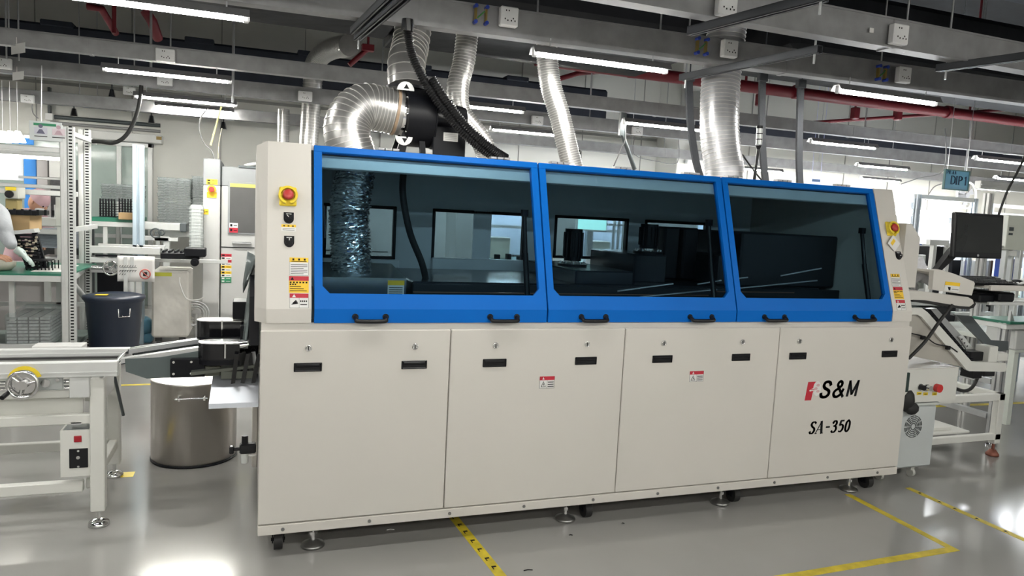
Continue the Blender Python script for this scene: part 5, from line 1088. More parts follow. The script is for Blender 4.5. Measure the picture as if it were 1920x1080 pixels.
# ---------------- right end: desk with monitor, outfeed conveyor, fan box ----------------
def V(px, py, y): return at(px, py, y=y)
def polyx(P, y): return [(V(px, py, y).x, V(px, py, y).z) for px, py in P]
DK = T('operator_shelf', 'cream swing shelf with keyboard tray and rounded support arm', 'shelf', (4.2, .3, 1.1))
b = MB(); b.ext(polyx([(1700, 545), (1735, 547), (1815, 557), (1824, 562), (1826, 569), (1818, 575), (1800, 574), (1735, 563), (1700, 562)], .06), 'y', .06, .34); b.build('support_arm', WHITE2, DK)
b = MB(); b.ext(polyx([(1712, 562), (1735, 563), (1800, 574), (1818, 575), (1825, 571), (1828, 566), (1830, 570), (1826, 577), (1816, 580), (1800, 579), (1735, 567), (1712, 566)], .058), 'y', .058, .35); b.build('rubber_edge', RUBBER, DK)
b = MB(); b.ext(polyx([(1751, 507), (1759, 505), (1768, 507), (1788, 513), (1826, 528), (1828, 532), (1822, 554), (1780, 548), (1748, 543)], .02), 'y', .02, .05)
b.ext(polyx([(1768, 508), (1788, 514), (1826, 529), (1824, 533), (1788, 518), (1768, 512)], .05), 'y', .05, .50); sidep = b.build('side_cheek', WHITE, DK)
x0, x1, z0, z1 = R4(1771, 528, 1799, 545, .018)
b = MB(Matrix.Translation((x0, .018, z0)) @ Matrix.Rotation(.06, 4, 'Y')); w_, h = x1-x0, z1-z0
b.box((0, 0, 0), (w_, .001, h)); b.m = 1; b.box((0, -.001, h*.62), (w_, 0, h)); b.m = 3; b.ext([(w_*.3, h*.1), (w_*.4, h*.1), (w_*.4, h*.45), (w_*.2, h*.45)], 'y', -.001, 0); b.box((w_*.5, -.001, h*.2), (w_*.95, 0, h*.25)); b.build('warning_label', [LWHITE, LYEL, REDL, INK], sidep)
b = MB(); b.box((4.27, .05, 1.226), (5.2, .42, 1.245), .003); b.box((4.27, .03, 1.215), (5.2, .05, 1.250), .003); b.build('tray_top', WHITE2, DK)
b = MB(); b.box((4.27, .03, 1.125), (5.2, .05, 1.145), .003); b.box((4.27, .05, 1.125), (5.2, .42, 1.13)); b.build('lower_shelf', ALUW, DK)
b = MB(); b.box((4.30, .12, 1.13), (4.44, .36, 1.185), .01); b.box((4.42, .08, 1.14), (4.56, .36, 1.20), .01); tag(b.build('black_pouch', BLACKM), 'black things stored in the slot below the keyboard', 'pouch')
K = T('keyboard', 'black computer keyboard on the cream shelf', 'keyboard', (4.45, .22, 1.246))
b = MB(); b.ext([(.08, 1.246), (.30, 1.285), (.30, 1.27), (.08, 1.240)], 'x', 4.16, 4.60); b.build('case', BLACK, K)
b = MB()
for r_ in range(5):
    for c_ in range(18):
        y = .10+r_*.038; z = 1.250+(y-.08)*.177
        b.box((4.175+c_*.0235, y, z), (4.195+c_*.0235, y+.03, z+.008), .001)
b.build('keys', mat('key_black', (.02, .022, .025), .45), K)
tag(MB().ball((4.70, .18, 1.262), .03, 14, (1, 1.5, .55)).build('computer_mouse', BLACK), 'black computer mouse beside the keyboard, under a sleeved hand', 'mouse')
b = MB(); b.box((4.60, .10, 1.246), (4.85, .34, 1.250), .001); tag(b.build('mouse_pad', BLACKM), 'black mouse pad at the right of the keyboard', 'mouse pad')
# monitor
MO = T('monitor', 'switched-off black computer monitor on an arm above the keyboard', 'monitor', (4.33, .22, 1.25))
x0, x1, z0, z1 = R4(1789, 400, 1881, 484, .20)
b = MB(Matrix.Translation(((x0+x1)/2, .20, (z0+z1)/2)) @ Matrix.Rotation(-.06, 4, 'X')); w_ = (x1-x0)/2; h = (z1-z0)/2
b.box((-w_, 0, -h), (w_, .03, h), .006); b.box((-w_*.5, .03, -h*.6), (w_*.5, .07, h*.4), .015); cs = b.build('housing', BLACK, MO)
b2 = MB(b.M); b2.box((-w_+.018, -.0015, -h+.035), (w_-.018, 0, h-.018)); b2.build('screen', mat('dark_screen', (.02, .022, .023), .18), MO)
b2 = MB(b.M); b2.cyl((0, -.002, -h+.017), (0, 0, -h+.017), .008, n=12); b2.build('logo_badge', ALU, cs)
b = MB(); b.ext(polyx([(1785, 470), (1800, 455), (1806, 470), (1766, 507), (1758, 505)], .25), 'y', .25, .29); b.build('stand_arm', BLACK, MO)
tag(MB().tube([V(1872, 404, .9), V(1888, 360, .9), V(1910, 318, .9), V(1935, 265, .9)], .009, 8, seg=4).build('thick_cable', RUBBER), 'black cable slanting up from behind the monitor to the right edge', 'cable')
# plastic film wrapped bracket
b = MB(); p = V(1722, 540, .35); q = V(1726, 478, .35)
b.cyl(p, q, .030, n=16); b.cyl(V(1711, 533, .35), V(1714, 536, .30), .035, n=14); tag(b.build('wrapped_bracket', filmmat('grey_film', (.55, .60, .58), .75)), 'translucent film-wrapped post beside the right end of the machine', 'bracket')
random.seed(21); b = MB(); vs = []
P0 = [(1704, 500), (1712, 486), (1722, 480), (1732, 496), (1742, 502), (1750, 510)]; P1 = [(1706, 545), (1716, 546), (1727, 530), (1738, 532), (1745, 540), (1749, 541)]
for i in range(6):
    for j in range(5):
        a_ = V(*P0[i], .32); c_ = V(*P1[i], .28); v = a_.lerp(c_, j/4); vs.append(v+Vector((0, random.uniform(-.03, .03), 0)))
b.add(vs, [(i*5+j, (i+1)*5+j, (i+1)*5+j+1, i*5+j+1) for i in range(5) for j in range(4)], True); o = b.build('plastic_film', filmmat('crumpled_film', (.72, .72, .76), .7, .15)); mo = o.modifiers.new('s', 'SOLIDIFY'); mo.thickness = .002
tag(o, 'crumpled clear plastic sheet between the machine and the cream shelf', 'plastic sheet')
# outfeed incline conveyor
OC = T('outfeed_conveyor', 'inclined outfeed conveyor with a cream side channel going down to the right', 'conveyor', (4.2, .4, .70))
b = MB(); b.ext(polyx([(1700, 577), (1728, 577), (1740, 586), (1822, 678), (1886, 681), (1888, 692), (1884, 697), (1818, 696), (1812, 693), (1728, 594), (1720, 590), (1700, 590)], .10), 'y', .10, .118); b.build('side_channel', FR, OC)
b = MB(); b.ext(polyx([(1700, 590), (1722, 590), (1730, 597), (1812, 690), (1700, 665)], .12), 'y', .12, .13); b.build('under_panel', mat('panel_taupe', (.40, .38, .34), .5), OC)
b = MB()
b.ext(polyx([(1735, 580), (1756, 578), (1838, 668), (1884, 670), (1884, 676), (1832, 676)], .30), 'y', .30, .34); b.ext(polyx([(1737, 590), (1750, 590), (1822, 672), (1812, 672)], .22), 'y', .22, .24); b.build('inner_rail', ALU, OC)
b = MB(); b.ext(polyx([(1733, 578), (1745, 580), (1826, 676), (1818, 676)], .14), 'y', .14, .20)
for k in range(12):
    t = k/11; p = V(1742+80*t, 588+86*t, .13); b.box((p.x-.01, .125, p.z-.01), (p.x+.01, .15, p.z+.012), .002)
b.build('chain_run', BLACKM, OC)
b = MB(); b.ext(polyx([(1760, 585), (1790, 588), (1826, 632), (1858, 634), (1858, 650), (1830, 655)], .55), 'y', .42, .44); b.build('belt_plate', DKGREY, OC)
b = MB(); b.ext(polyx([(1800, 632), (1806, 629), (1826, 655), (1862, 657), (1862, 664), (1822, 664)], .28), 'y', .28, .295); b.m = 1
for px, py in ((1804, 636), (1809, 643), (1814, 649), (1819, 656), (1827, 660), (1834, 660), (1841, 660), (1848, 660)): p = V(px, py, .278); b.cyl(p, p+Vector((0, .004, 0)), .005, n=8)
b.build('joint_plate', [ALUW, INK], OC)
b = MB(); bx(b, 1855, 650, 1871, 680, .14, .10, .004); bx(b, 1870, 662, 1890, 678, .14, .10, .006); b.build('end_block', FR, OC)
b = MB(); bx(b, 1820, 660, 1852, 677, .18, .10, .004); b.build('motor', BLACK, OC)
b = MB(); b.cyl(V(1708, 655, .30), V(1778, 679, .30), .014, n=10); b.m = 1; b.cyl(V(1716, 659, .30), V(1727, 662, .30), .024, n=12); b.build('shaft', [FR, BLACK], OC)
b = MB(); b.tube([V(1708, 625, .095), V(1735, 632, .095), V(1755, 645, .095), V(1780, 650, .095), V(1795, 660, .095)], .004, 6, seg=5); b.m = 0
for px, py in ((1733, 633), (1780, 652)): bx(b, px-3, py-3, px+3, py+4, .085, .02, .002)
b.build('clipped_cable', BLACK, OC)
tag(MB().tube([V(1786, 572, .04), V(1762, 602, .04), V(1735, 640, .04), V(1704, 672, .04)], .010, 8, seg=4).build('power_cable', RUBBER), 'thick black cable crossing in front of the inclined conveyor', 'cable')
# control box with buttons
CB = T('control_box', 'cream control box with three push buttons right of the machine', 'control box', (3.95, .3, .50))
x0, x1, z0, z1 = R4(1700, 692, 1794, 753, .10)
b = MB(); b.ext([(3.66, z0), (x1, z0), (x1+.0, z1), (3.66, z1)], 'y', .10, .50); b.build('box_body', FR, CB)
MB().box((3.66, .10, z1), (x1+.005, .50, z1+.006), .001).build('box_cover', WHITE2, CB)
for px, py, m1, nm in ((1727, 726, BLACK, 'selector_knob'), (1739, 727, CHROME, 'key_switch'), (1756, 727, mat('red_button', (.55, .03, .03), .3), 'stop_button')):
    p = V(px, py, .09); b = MB(); b.cyl((p.x, .10, p.z), (p.x, .092, p.z), .022, n=18); b.m = 1; b.cyl((p.x, .092, p.z), (p.x, .065, p.z), .017 if nm != 'stop_button' else .026, n=18); b.build(nm, [CHROME, m1], CB)
    b = MB(); b.box((p.x-.018, .097, p.z-.05), (p.x+.018, .10, p.z-.032)); b.m = 1; b.box((p.x-.012, .096, p.z-.044), (p.x+.012, .097, p.z-.04)); b.build('yellow_tag', [YELL, INK], CB)
b = MB(); b.box((3.66, .085, .58), (3.74, .10, .70), .003); b.build('side_window', mat('dark_green_pane', (.03, .05, .045), .2), CB)
b = MB(); b.ball((3.77, .12, .52), .075, 12, (.7, .6, 1)); b.ball((3.80, .10, .47), .05, 10, (1, .6, .8)); b.build('black_cloth', RUBBER) ; tag(bpy.data.objects['black_cloth'], 'bundled black cloth wedged between machine and control box', 'cloth')
# cream frame under the conveyor
SF = T('support_frame', 'cream steel frame with a lower shelf under the inclined conveyor', 'frame', (4.5, .3, 0))
xe = 4.98
b = MB(); b.box((4.08, .36, .405), (xe, .405, .455), .004); b.box((4.08, .95, .405), (xe, 1.0, .455), .004); b.box((xe-.05, .40, .405), (xe, 1.0, .455), .004)
b.box((4.08, .36, .12), (xe, .40, .165), .004); b.box((4.08, .95, .12), (xe, .99, .165), .004); b.build('beams', FR, SF)
for y in (.385, .97):
    b = MB(); b.box((xe-.055, y-.025, .09), (xe, y+.025, .455), .004); lg = b.build('leg', FR, SF); MB().cyl((xe-.03, y, .02), (xe-.03, y, .09), .010, n=8).lathe([(0, .045), (.02, .045), (.042, .015), (.042, .001), (0, .001)], (xe-.03, y, 0), 18).build('levelling_foot', mat('rusty_foot', (.25, .09, .06), .5, .3), lg)
    MB().box((4.08, y-.02, .0), (4.12, y+.02, .50), .004).build('leg', FR, SF)
b = MB(); b.box((4.15, .42, .165), (4.75, .9, .18), .003); b.box((4.28, .46, .18), (4.62, .75, .205), .004); b.build('lower_shelf', FR, SF)
b = MB(); b.box((4.1, .37, .455), (4.16, .40, .50)); b.build('post_block', FR, SF)
tag(MB().tube([V(1790, 728, .5), V(1808, 733, .5), V(1822, 727, .5), V(1832, 710, .5), V(1838, 695, .4)], .012, 8, seg=6).build('power_cable', RUBBER), 'black cable looping under the end of the inclined conveyor', 'cable')
b = MB(); bx(b, 1826, 694, 1842, 710, .2, .1); bx(b, 1846, 694, 1866, 706, .25, .1); b.build('sensor_block', BLACK, OC)
# fan box (chiller) on casters
FB = T('fan_cabinet', 'pale grey cabinet on casters with a round fan grille', 'cabinet', (3.8, .3, 0))
FG = mat('fan_cabinet_grey', (.52, .55, .55), .4, var=.02)
b = MB(); b.box((3.63, .13, .075), (4.05, .60, .475), .012); b.build('cabinet_body', FG, FB); MB().box((3.62, .12, .475), (4.06, .61, .495), .006).build('cabinet_top', mat('fan_top_grey', (.55, .58, .56), .3), FB)
b = MB(); b.box((3.62, .14, .495), (4.0, .5, .51), .004); b.build('folded_sheet', filmmat('pale_film', (.6, .65, .62), .85), FB)
pc = Vector((3.86, .129, .345)); b = MB()
for rr_ in (.018, .03, .042, .054, .066):
    for k in range(12):
        a0 = k*PI/6+.06; a1 = (k+1)*PI/6-.06; q = []
        for a in (a0, (a0+a1)/2, a1): q.append((pc.x+rr_*math.cos(a), pc.z+rr_*math.sin(a)))
        for a in (a1, (a0+a1)/2, a0): q.append((pc.x+(rr_+.005)*math.cos(a), pc.z+(rr_+.005)*math.sin(a)))
        b.ext(q, 'y', .126, .1295)
b.build('fan_grille', mat('grille_dark', (.10, .11, .11), .5), FB)
b = MB(); b.cyl((3.685, .13, .105), (3.685, .115, .105), .024, n=20); b.build('drain_cap', BLACK, FB)
for x in (3.68, 3.94):
    for y in (.18, .55): b = MB(); b.cyl((x-.01, y, .028), (x+.01, y, .028), .028, n=16); b.box((x-.015, y-.015, .04), (x+.015, y+.015, .078), .003); b.build('caster', mat('clear_caster', (.5, .5, .46), .3), FB)
# tall aluminium bench frame at the right edge
AF = T('aluminium_station', 'tall aluminium profile frame at the right edge, feet on the floor', 'workstation', (5.2, 1, 0))
b = MB(); aluprof(b, 5.17, .56, .06, .93, .06); b.build('leg', ALU, AF); b = MB(); aluprof(b, 5.17, 1.35, .0, .66, .05); b.build('leg', ALU, AF); b = MB(); aluprof(b, 6.9, .56, .0, .93, .06); b.build('leg', ALU, AF)
b = MB(); b.cyl((5.17, .56, 0), (5.17, .56, .06), .012, n=8); b.cyl((5.17, .56, 0), (5.17, .56, .012), .035, n=16); b.build('levelling_foot', CHROME, AF)
b = MB(); b.box((5.14, .60, .62), (5.19, 2.6, .66), .003); b.box((5.14, .60, .46), (5.19, 2.6, .50), .003); b.box((5.14, .60, .20), (5.19, 2.2, .24), .003); b.box((5.17, 2.2, .0), (5.21, 2.24, .62)); b.build('side_beams', ALU, AF)
b = MB(); b.box((5.14, .5, .925), (7.2, .80, .945), .004); b.build('table_top', GMAT, AF); b = MB(); b.box((5.09, .49, .89), (7.2, .53, .925), .003); b.box((5.12, .53, .89), (5.15, .80, .925), .003); b.box((5.3, .56, .72), (5.6, .8, .88), .01); b.build('table_edge', ALUW, AF)
b = MB(); q = V(1835, 351, 1.5); aluprof(b, V(1850, 400, 1.5).x, 1.5, .0, V(1850, 362, 1.5).z, .06); b.build('rear_post', ALUW, AF)
b = MB(); x = V(1832, 355, 1.5).x; z = V(1880, 350, 1.5).z; b.box((x, 1.47, z-.035), (x+2.4, 1.53, z+.035), .004); b.box((x, 1.46, z-.006), (x+2.4, 1.47, z+.006)); b.build('head_beam', ALUW, AF)
b = MB(); b.ext([(5.205, .945), (5.25, .945), (5.205, 1.02)], 'y', .55, .57); b.build('bracket', ALU, AF)
# hanging sign
SGN = T('hanging_sign', 'blue hanging sign reading DIP 1', 'sign', V(1790, 357, 1.9))
x0, x1, z0, z1 = R4(1771, 320, 1816, 356, 1.9)
b = MB(); b.box((x0, 1.9, z0), (x1, 1.91, z1), .001); b.build('sign_panel', mat('sign_blue', (.17, .42, .60), .35, var=.2, scale=2), SGN)
b = MB(); b.box((x0-.006, 1.895, z0-.006), (x1+.006, 1.915, z0+.004)); b.box((x0-.006, 1.895, z1-.004), (x1+.006, 1.915, z1+.006)); b.box((x0-.006, 1.895, z0), (x0+.004, 1.915, z1)); b.box((x1-.004, 1.895, z0), (x1+.006, 1.915, z1)); b.build('sign_frame', mat('teal_edge', (.10, .22, .22), .4), SGN)
W_ = x1-x0; s_ = W_/.30
M_ = front(x0+W_*.27, 1.8985, z0+(z1-z0)*.28) @ Matrix.Scale(s_*1.15, 4)
D_ = [[(0, 0), (0, .065)], [(0, .065), (.018, .064), (.038, .052), (.040, .033), (.038, .014), (.018, .002), (0, 0)]]
I_ = [[(.058, 0), (.058, .065)], [(.050, 0), (.066, 0)], [(.050, .065), (.066, .065)]]
P_ = [[(.084, 0), (.084, .065)], [(.084, .065), (.10, .065), (.115, .056), (.115, .042), (.10, .033), (.084, .033)], [(.077, 0), (.092, 0)]]
O_ = [[(.158, 0), (.158, .065)], [(.158, .065), (.146, .055)], [(.150, 0), (.167, 0)]]
b = MB(M_); b.nib(D_+I_+P_+O_, .012, .004, 0, .0015); b.build('sign_lettering', mat('sign_ink', (.01, .04, .10), .5), SGN)
b = MB(front(x0+W_*.06, 1.8985, z1-(z1-z0)*.2) @ Matrix.Scale(s_, 4)); b.nib([[(.0, 0), (.0, .03)], [(0, .03), (.015, .03), (.015, .015), (0, .015)], [(.028, 0), (.028, .03)], [(.028, .03), (.034, .012), (.040, .03)], [(.040, .03), (.040, 0)], [(.052, .02), (.056, .02)], [(.052, .006), (.056, .006)], [(.070, 0), (.078, .03), (.086, 0)], [(.074, .01), (.083, .01)], [(.098, 0), (.106, .03), (.114, 0)], [(.102, .01), (.111, .01)]], .005, .004, 0, .0015); b.build('small_lettering', mat('sign_ink', (.01, .04, .10), .5), SGN)
MB().cyl((x0+.03, 1.905, z1), (x0+.03, 1.905, 4.4), .003, n=5).cyl((x1-.03, 1.905, z1), (x1-.03, 1.905, 4.4), .003, n=5).build('hanging_wires', ALU, SGN)
# ring light behind the sign
p = V(1812, 366, 3); r = T('desk_fan', 'white round wall fan below the blue sign', 'fan', p)
MB().torus(p, .15, .012, 'y', 30, 6).build('ring', SOCK, r); b = MB()
for k in range(3): a = k*2.09+.5; b.ext([(p.x, p.z), (p.x+.12*math.cos(a-.35), p.z+.12*math.sin(a-.35)), (p.x+.12*math.cos(a+.35), p.z+.12*math.sin(a+.35))], 'y', p.y, p.y+.01)
b.cyl(p-Vector((0, .02, 0)), p+Vector((0, .1, 0)), .03, n=12); b.cyl((p.x, 3.05, p.z), (p.x, 3.05, 4.4), .01, n=6); b.build('blades', mat('fan_grey', (.35, .35, .36), .5), r)
# ---------------- the hall behind, right ----------------
def station(x, y, w_, dp, zt, label, lampz=1.75, grp='distant white work stations on the right', items=True, seed=0):
    random.seed(seed)
    t = T('assembly_station', label, 'workstation', (x+w_/2, y+dp/2, 0), grp)
    for xx in (x, x+w_):
        for yy in (y, y+dp): b = MB(); aluprof(b, xx, yy, 0, zt, .05); b.build('post', mat('bluish_profile', (.56, .62, .68), .35, .3), t)
    for yy, zz in ((y, zt), (y+dp, zt), (y, .90), (y, 1.40), (y, .24)): MB().box((x-.02, yy-.02, zz-.04), (x+w_+.02, yy+.02, zz)).build('cross_bar', ALUW, t)
    MB().box((x, y, .90), (x+w_, y+dp, .915)).build('table_top', mat('pale_green_top', (.35, .48, .45), .4), t)
    MB().box((x+.03, y+dp-.01, .95), (x+w_-.03, y+dp, zt-.1)).build('back_panel', mat('bluish_white_panel', (.62, .66, .76), .4), t)
    MB().cyl((x+.05, y+dp*.4, lampz), (x+w_-.05, y+dp*.4, lampz), .018, n=10).box((x+.02, y+dp*.4-.03, lampz+.02), (x+w_-.02, y+dp*.4+.03, lampz+.045)).build('station_lamp', mat('station_tube_glow', (1, 1, 1), .4, emit=22, ecol=(.95, .98, 1)), t)
    if items:
        b = MB()
        for k in range(6): xx = x+.1+k*(w_-.2)/6; b.box((xx, y+.1, .916), (xx+.06, y+.2, .95+random.random()*.08), .004)
        b.build('small_parts', BLACKM, t)
        MB().box((x+.2*w_, y+.3, .916), (x+.45*w_, y+.6, 1.22), .01).build('test_unit', mat('cream_unit', (.66, .64, .54), .4), t)
        b = MB(); b.box((x+.03, y+.02, .25), (x+w_*.5, y+.4, .82), .01); b.build('under_cabinet', mat('white_unit', (.66, .67, .67), .4), t)
        b = MB(); b.box((x+w_*.56, y+.03, .3), (x+w_*.95, y+.4, .84), .01); b.build('dark_unit', mat('charcoal_unit', (.04, .04, .045), .4), t)
    return t
station(5.95, 2.1, .75, .7, 1.93, 'nearest bluish station frame, between the machine and the monitor', seed=1)
station(6.9, 2.3, .95, .7, 1.80, 'white station directly behind the monitor', seed=2, lampz=1.6)
station(8.0, 2.2, .95, .7, 1.95, 'white station right of the monitor with a blue tag', seed=3)
station(7.6, 4.6, 1.2, .8, 1.9, 'station farther back left of the blue sign', seed=4)
station(9.5, 4.6, 1.2, .8, 1.9, 'station farther back below the blue sign', seed=5)
station(11.5, 4.6, 1.4, .8, 1.9, 'station farther back at the right of the picture', seed=6)
station(10.2, 2.2, 1.3, .8, 1.95, 'station at the right edge behind the black cable', seed=7)
station(9.0, 6.4, 1.3, .8, 1.9, 'most distant station along the far wall, left one', seed=8)
station(11.2, 6.4, 1.3, .8, 1.9, 'most distant station along the far wall, right one', seed=9)
station(2.9, 6.3, 1.2, .8, 1.85, 'station added behind the machine to light the wall, seen only through its rear windows', seed=10, lampz=1.7)  # this and the next two are added: hidden lamps that brighten the far wall
station(4.5, 6.3, 1.2, .8, 1.85, 'station added beyond the middle lid to light the wall, seen only through the rear windows', seed=12, lampz=1.7)  # added for its lamp, which brightens the wall behind
station(6.0, 6.0, 1.2, .8, 1.85, 'station added beyond the right lid near the column to light the wall', seed=13, lampz=1.7)  # added likewise, its lamp brightens the wall by the column
tag(MB().cyl(V(1723, 466, 2.05), V(1723, 466, 2.05)+Vector((0, -.01, 0)), .045, n=24).build('mandatory_sign', mat('round_sign_blue', (.03, .10, .45), .4)), 'round blue safety sticker on white equipment behind the wrapped bracket', 'sticker')
one('white_equipment', 'white equipment cabinet with a round blue sticker', 'cabinet', 1700, 457, 1748, 560, 2.06, .5, mat('white_unit', (.66, .67, .67), .4))
b = MB(); bx(b, 1752, 462, 1775, 500, 1.7, .3, .01); tag(b.build('framed_dark_unit', BLACKM), 'black unit inside a white frame, left of the monitor arm', 'cabinet')
b = MB()
bx(b, 1746, 456, 1752, 560, 1.66, .04, 0); bx(b, 1772, 456, 1778, 560, 1.66, .04, 0); bx(b, 1744, 450, 1780, 460, 1.659, .042, 0)
b.build('frame', ALUW, bpy.data.objects['framed_dark_unit'])
b = MB()
for px in (1797, 1817, 1842, 1862): bx(b, px, 488, px+5, 700, 2.0, .04)
bx(b, 1790, 560, 1870, 566, 1.98, .05); bx(b, 1790, 585, 1870, 592, 1.98, .05)
tag(b.build('rack_uprights', ALU), 'aluminium uprights visible under the monitor', 'rack')
one('brown_panel', 'dark brown panel below the monitor', 'panel', 1840, 488, 1860, 545, 2.1, .05, mat('dark_brown', (.06, .025, .02), .5))
one('black_rack_unit', 'black rack equipment below the monitor', 'rack', 1783, 488, 1822, 560, 2.15, .4, BLACKM)
one('white_test_cabinet', 'white cabinet with two small grey labels right of the monitor', 'cabinet', 1888, 405, 1960, 470, 1.6, .4, mat('cream_unit2', (.66, .67, .60), .4))
b = MB()
for q in ((1893, 426, 1901, 433), (1892, 437, 1899, 441)): bx(b, *q, 1.595, .004, 0)
b.build('cabinet_label', DKGREY, bpy.data.objects['white_test_cabinet'])
b = MB()
for q in ((1878, 468, 1883, 620), (1890, 468, 1895, 620), (1905, 468, 1911, 620), (1870, 462, 1960, 468)): bx(b, *q, 1.62, .05)
tag(b.build('cabinet_stand', ALUW), 'aluminium stand under the white cabinet right of the monitor', 'stand')
b = MB()
for q in ((1884, 470, 1890, 520), (1896, 486, 1905, 530)): bx(b, *q, 1.75, .1)
tag(b.build('blue_parts_bin', mat('deep_blue', (.02, .06, .35), .4)), 'deep blue parts bins in the stand right of the monitor', 'bin')
one('white_carton', 'small white carton above the blue bins right of the monitor', 'carton', 1895, 470, 1907, 480, 1.60, .1, LWHITE)
b = MB(); b.box((5.85, .95, .68), (7.8, 1.95, .72), .004); b.box((5.85, .93, .62), (7.8, .95, .72), .004)
for x in (5.9, 7.7): b.box((x, .97, 0), (x+.05, 1.02, .68)); b.box((x, 1.88, 0), (x+.05, 1.93, .68))
tag(b.build('green_glass_table', mat('pale_green_bench', (.72, .76, .70), .4)), 'pale green bench surface behind the inclined conveyor', 'table')
tag(MB().cyl((6.05, 1.25, .785), (6.7, 1.2, .785), .06, n=18).build('paper_roll', mat('bright_paper', (.8, .8, .76), .5)), 'white roll lying on the pale green bench', 'roll')
# small clutter: emergency light, wall sign
r = T('emergency_light', 'white twin-spot emergency light on the far column, left of the widest duct', 'lamp', V(1300, 300, 7.55))
b = MB(); bx(b, 1289, 294, 1314, 308, 7.5, .09, .01); b.build('battery_box', SOCK, r)
for px in (1294, 1310): p = V(px, 288, 7.5); MB().ball(p, .06, 14).build('spot_head', SOCK, r)
r = T('hanging_sign', 'small pale lilac hanging sign above the right lid', 'sign', V(1535, 345, 6.0)); x0, x1, z0, z1 = R4(1519, 330, 1541, 348, 6.0)
b = MB(); b.box((x0, 6.0, z0), (x1, 6.01, z1)); b.cyl((x0+.03, 6.005, z1), (x0+.03, 6.005, 4.4), .003, n=5); b.cyl((x1-.03, 6.005, z1), (x1-.03, 6.005, 4.4), .003, n=5); b.build('sign_panel', mat('lilac_sign', (.50, .52, .85), .4), r)
b = MB(); x0, x1, z0, z1 = R4(1523, 336, 1538, 341, 5.995); b.box((x0, 5.995, z0), (x1, 6.0, z1)); b.build('sign_text', mat('sign_ink', (.01, .04, .10), .5), r)
# struts and lines sloping at the upper middle, behind the lids
b = MB(); b.cyl(V(1166, 250, 3.12), V(1190, 318, 3.12), .022, n=8); q = V(1166, 250, 3.12); b.box((q.x-.03, 3.10, q.z-.02), (q.x+.03, 3.14, 2.58)); tag(b.build('grey_brace', DKGREY), 'thin grey brace slanting down behind the middle lid', 'brace')
for P_, yy, lb in (([(1172, 238), (1172, 262), (1160, 290), (1148, 318)], 3.1, 'thin black cable left of the grey brace'), ([(1690, 345), (1720, 335), (1770, 318), (1772, 240)], 2.6, 'thin grey wire sloping up to the blue sign'), ([(1735, 375), (1750, 352), (1765, 345)], 2.6, 'short thin wire left of the blue sign'), ([(1190, 255), (1190, 290), (1230, 302), (1270, 305), (1272, 258)], 6.8, 'sagging thin cable left of the column')):
    tag(MB().tube([V(x, y, yy) for x, y in P_], .006, 6, seg=4).build('thin_wire', mat('grey_cable', (.2, .2, .2), .5)), lb, 'wire')
# things behind the machine, seen through its rear windows
r = T('lit_display', 'lit pale green display seen through the rear window of the middle lid', 'display', V(1115, 440, 4.2))
x0, x1, z0, z1 = R4(1082, 408, 1141, 434, 4.2)
b = MB(); b.box((x0, 4.22, z0), (x1, 4.26, z1), .01); b.build('housing', SOCK, r); MB().box((x0+.02, 4.215, z0+.02), (x1-.02, 4.22, z1-.02)).build('screen', mat('lit_screen', (.5, .9, .75), .4, emit=1.6, ecol=(.55, .95, .82)), r); MB().box(((x0+x1)/2-.03, 4.24, 0), ((x0+x1)/2+.03, 4.27, z0)).build('stand', ALU, r)
one('white_rack_cabinet', 'white cabinet seen through the rear window behind the black motors', 'cabinet', 1035, 395, 1078, 690, 4.4, .5, LWHITE)
one('white_rack_cabinet', 'pale cabinet seen through the second rear window of the middle lid', 'cabinet', 1200, 405, 1300, 688, 4.6, .5, mat('white_unit', (.66, .67, .67), .4))
b = MB()
for px in (1146, 1155, 1164): bx(b, px, 400, px+3, 620, 4.2, .04)
bx(b, 1140, 420, 1175, 424, 4.2, .04); tag(b.build('rack_uprights', ALUW), 'thin uprights seen through the rear window right of the lit display', 'rack')
b = MB(); bx(b, 850, 385, 900, 722, 3.6, .4, .01); tag(b.build('white_rack_cabinet', LWHITE), 'white cabinet seen through the rear window of the left lid', 'cabinet')
# ---------------- people ----------------
def skin_body(name, nodes, edges, m, parent=None, sub=2):
    """one continuous figure grown round a skeleton: nodes {key: (pos, radius)}, root first"""
    keys = list(nodes); me = bpy.data.meshes.new(name); off = wloc(parent) if parent else Vector((0, 0, 0))
    me.from_pydata([tuple(Vector(nodes[k][0])-off) for k in keys], [(keys.index(a), keys.index(c)) for a, c in edges], [])
    o = bpy.data.objects.new(name, me); COL.objects.link(o); o.parent = parent
    me.materials.append(m)
    sk = o.modifiers.new('skin', 'SKIN'); sk.use_smooth_shade = True
    for i, k in enumerate(keys):
        r = nodes[k][1]; r = (r, r) if not isinstance(r, tuple) else r
        me.skin_vertices[0].data[i].radius = r; me.skin_vertices[0].data[i].use_root = (i == 0)
    s = o.modifiers.new('sub', 'SUBSURF'); s.levels = sub; s.render_levels = sub
    return o
def chain(*ks): return list(zip(ks, ks[1:]))
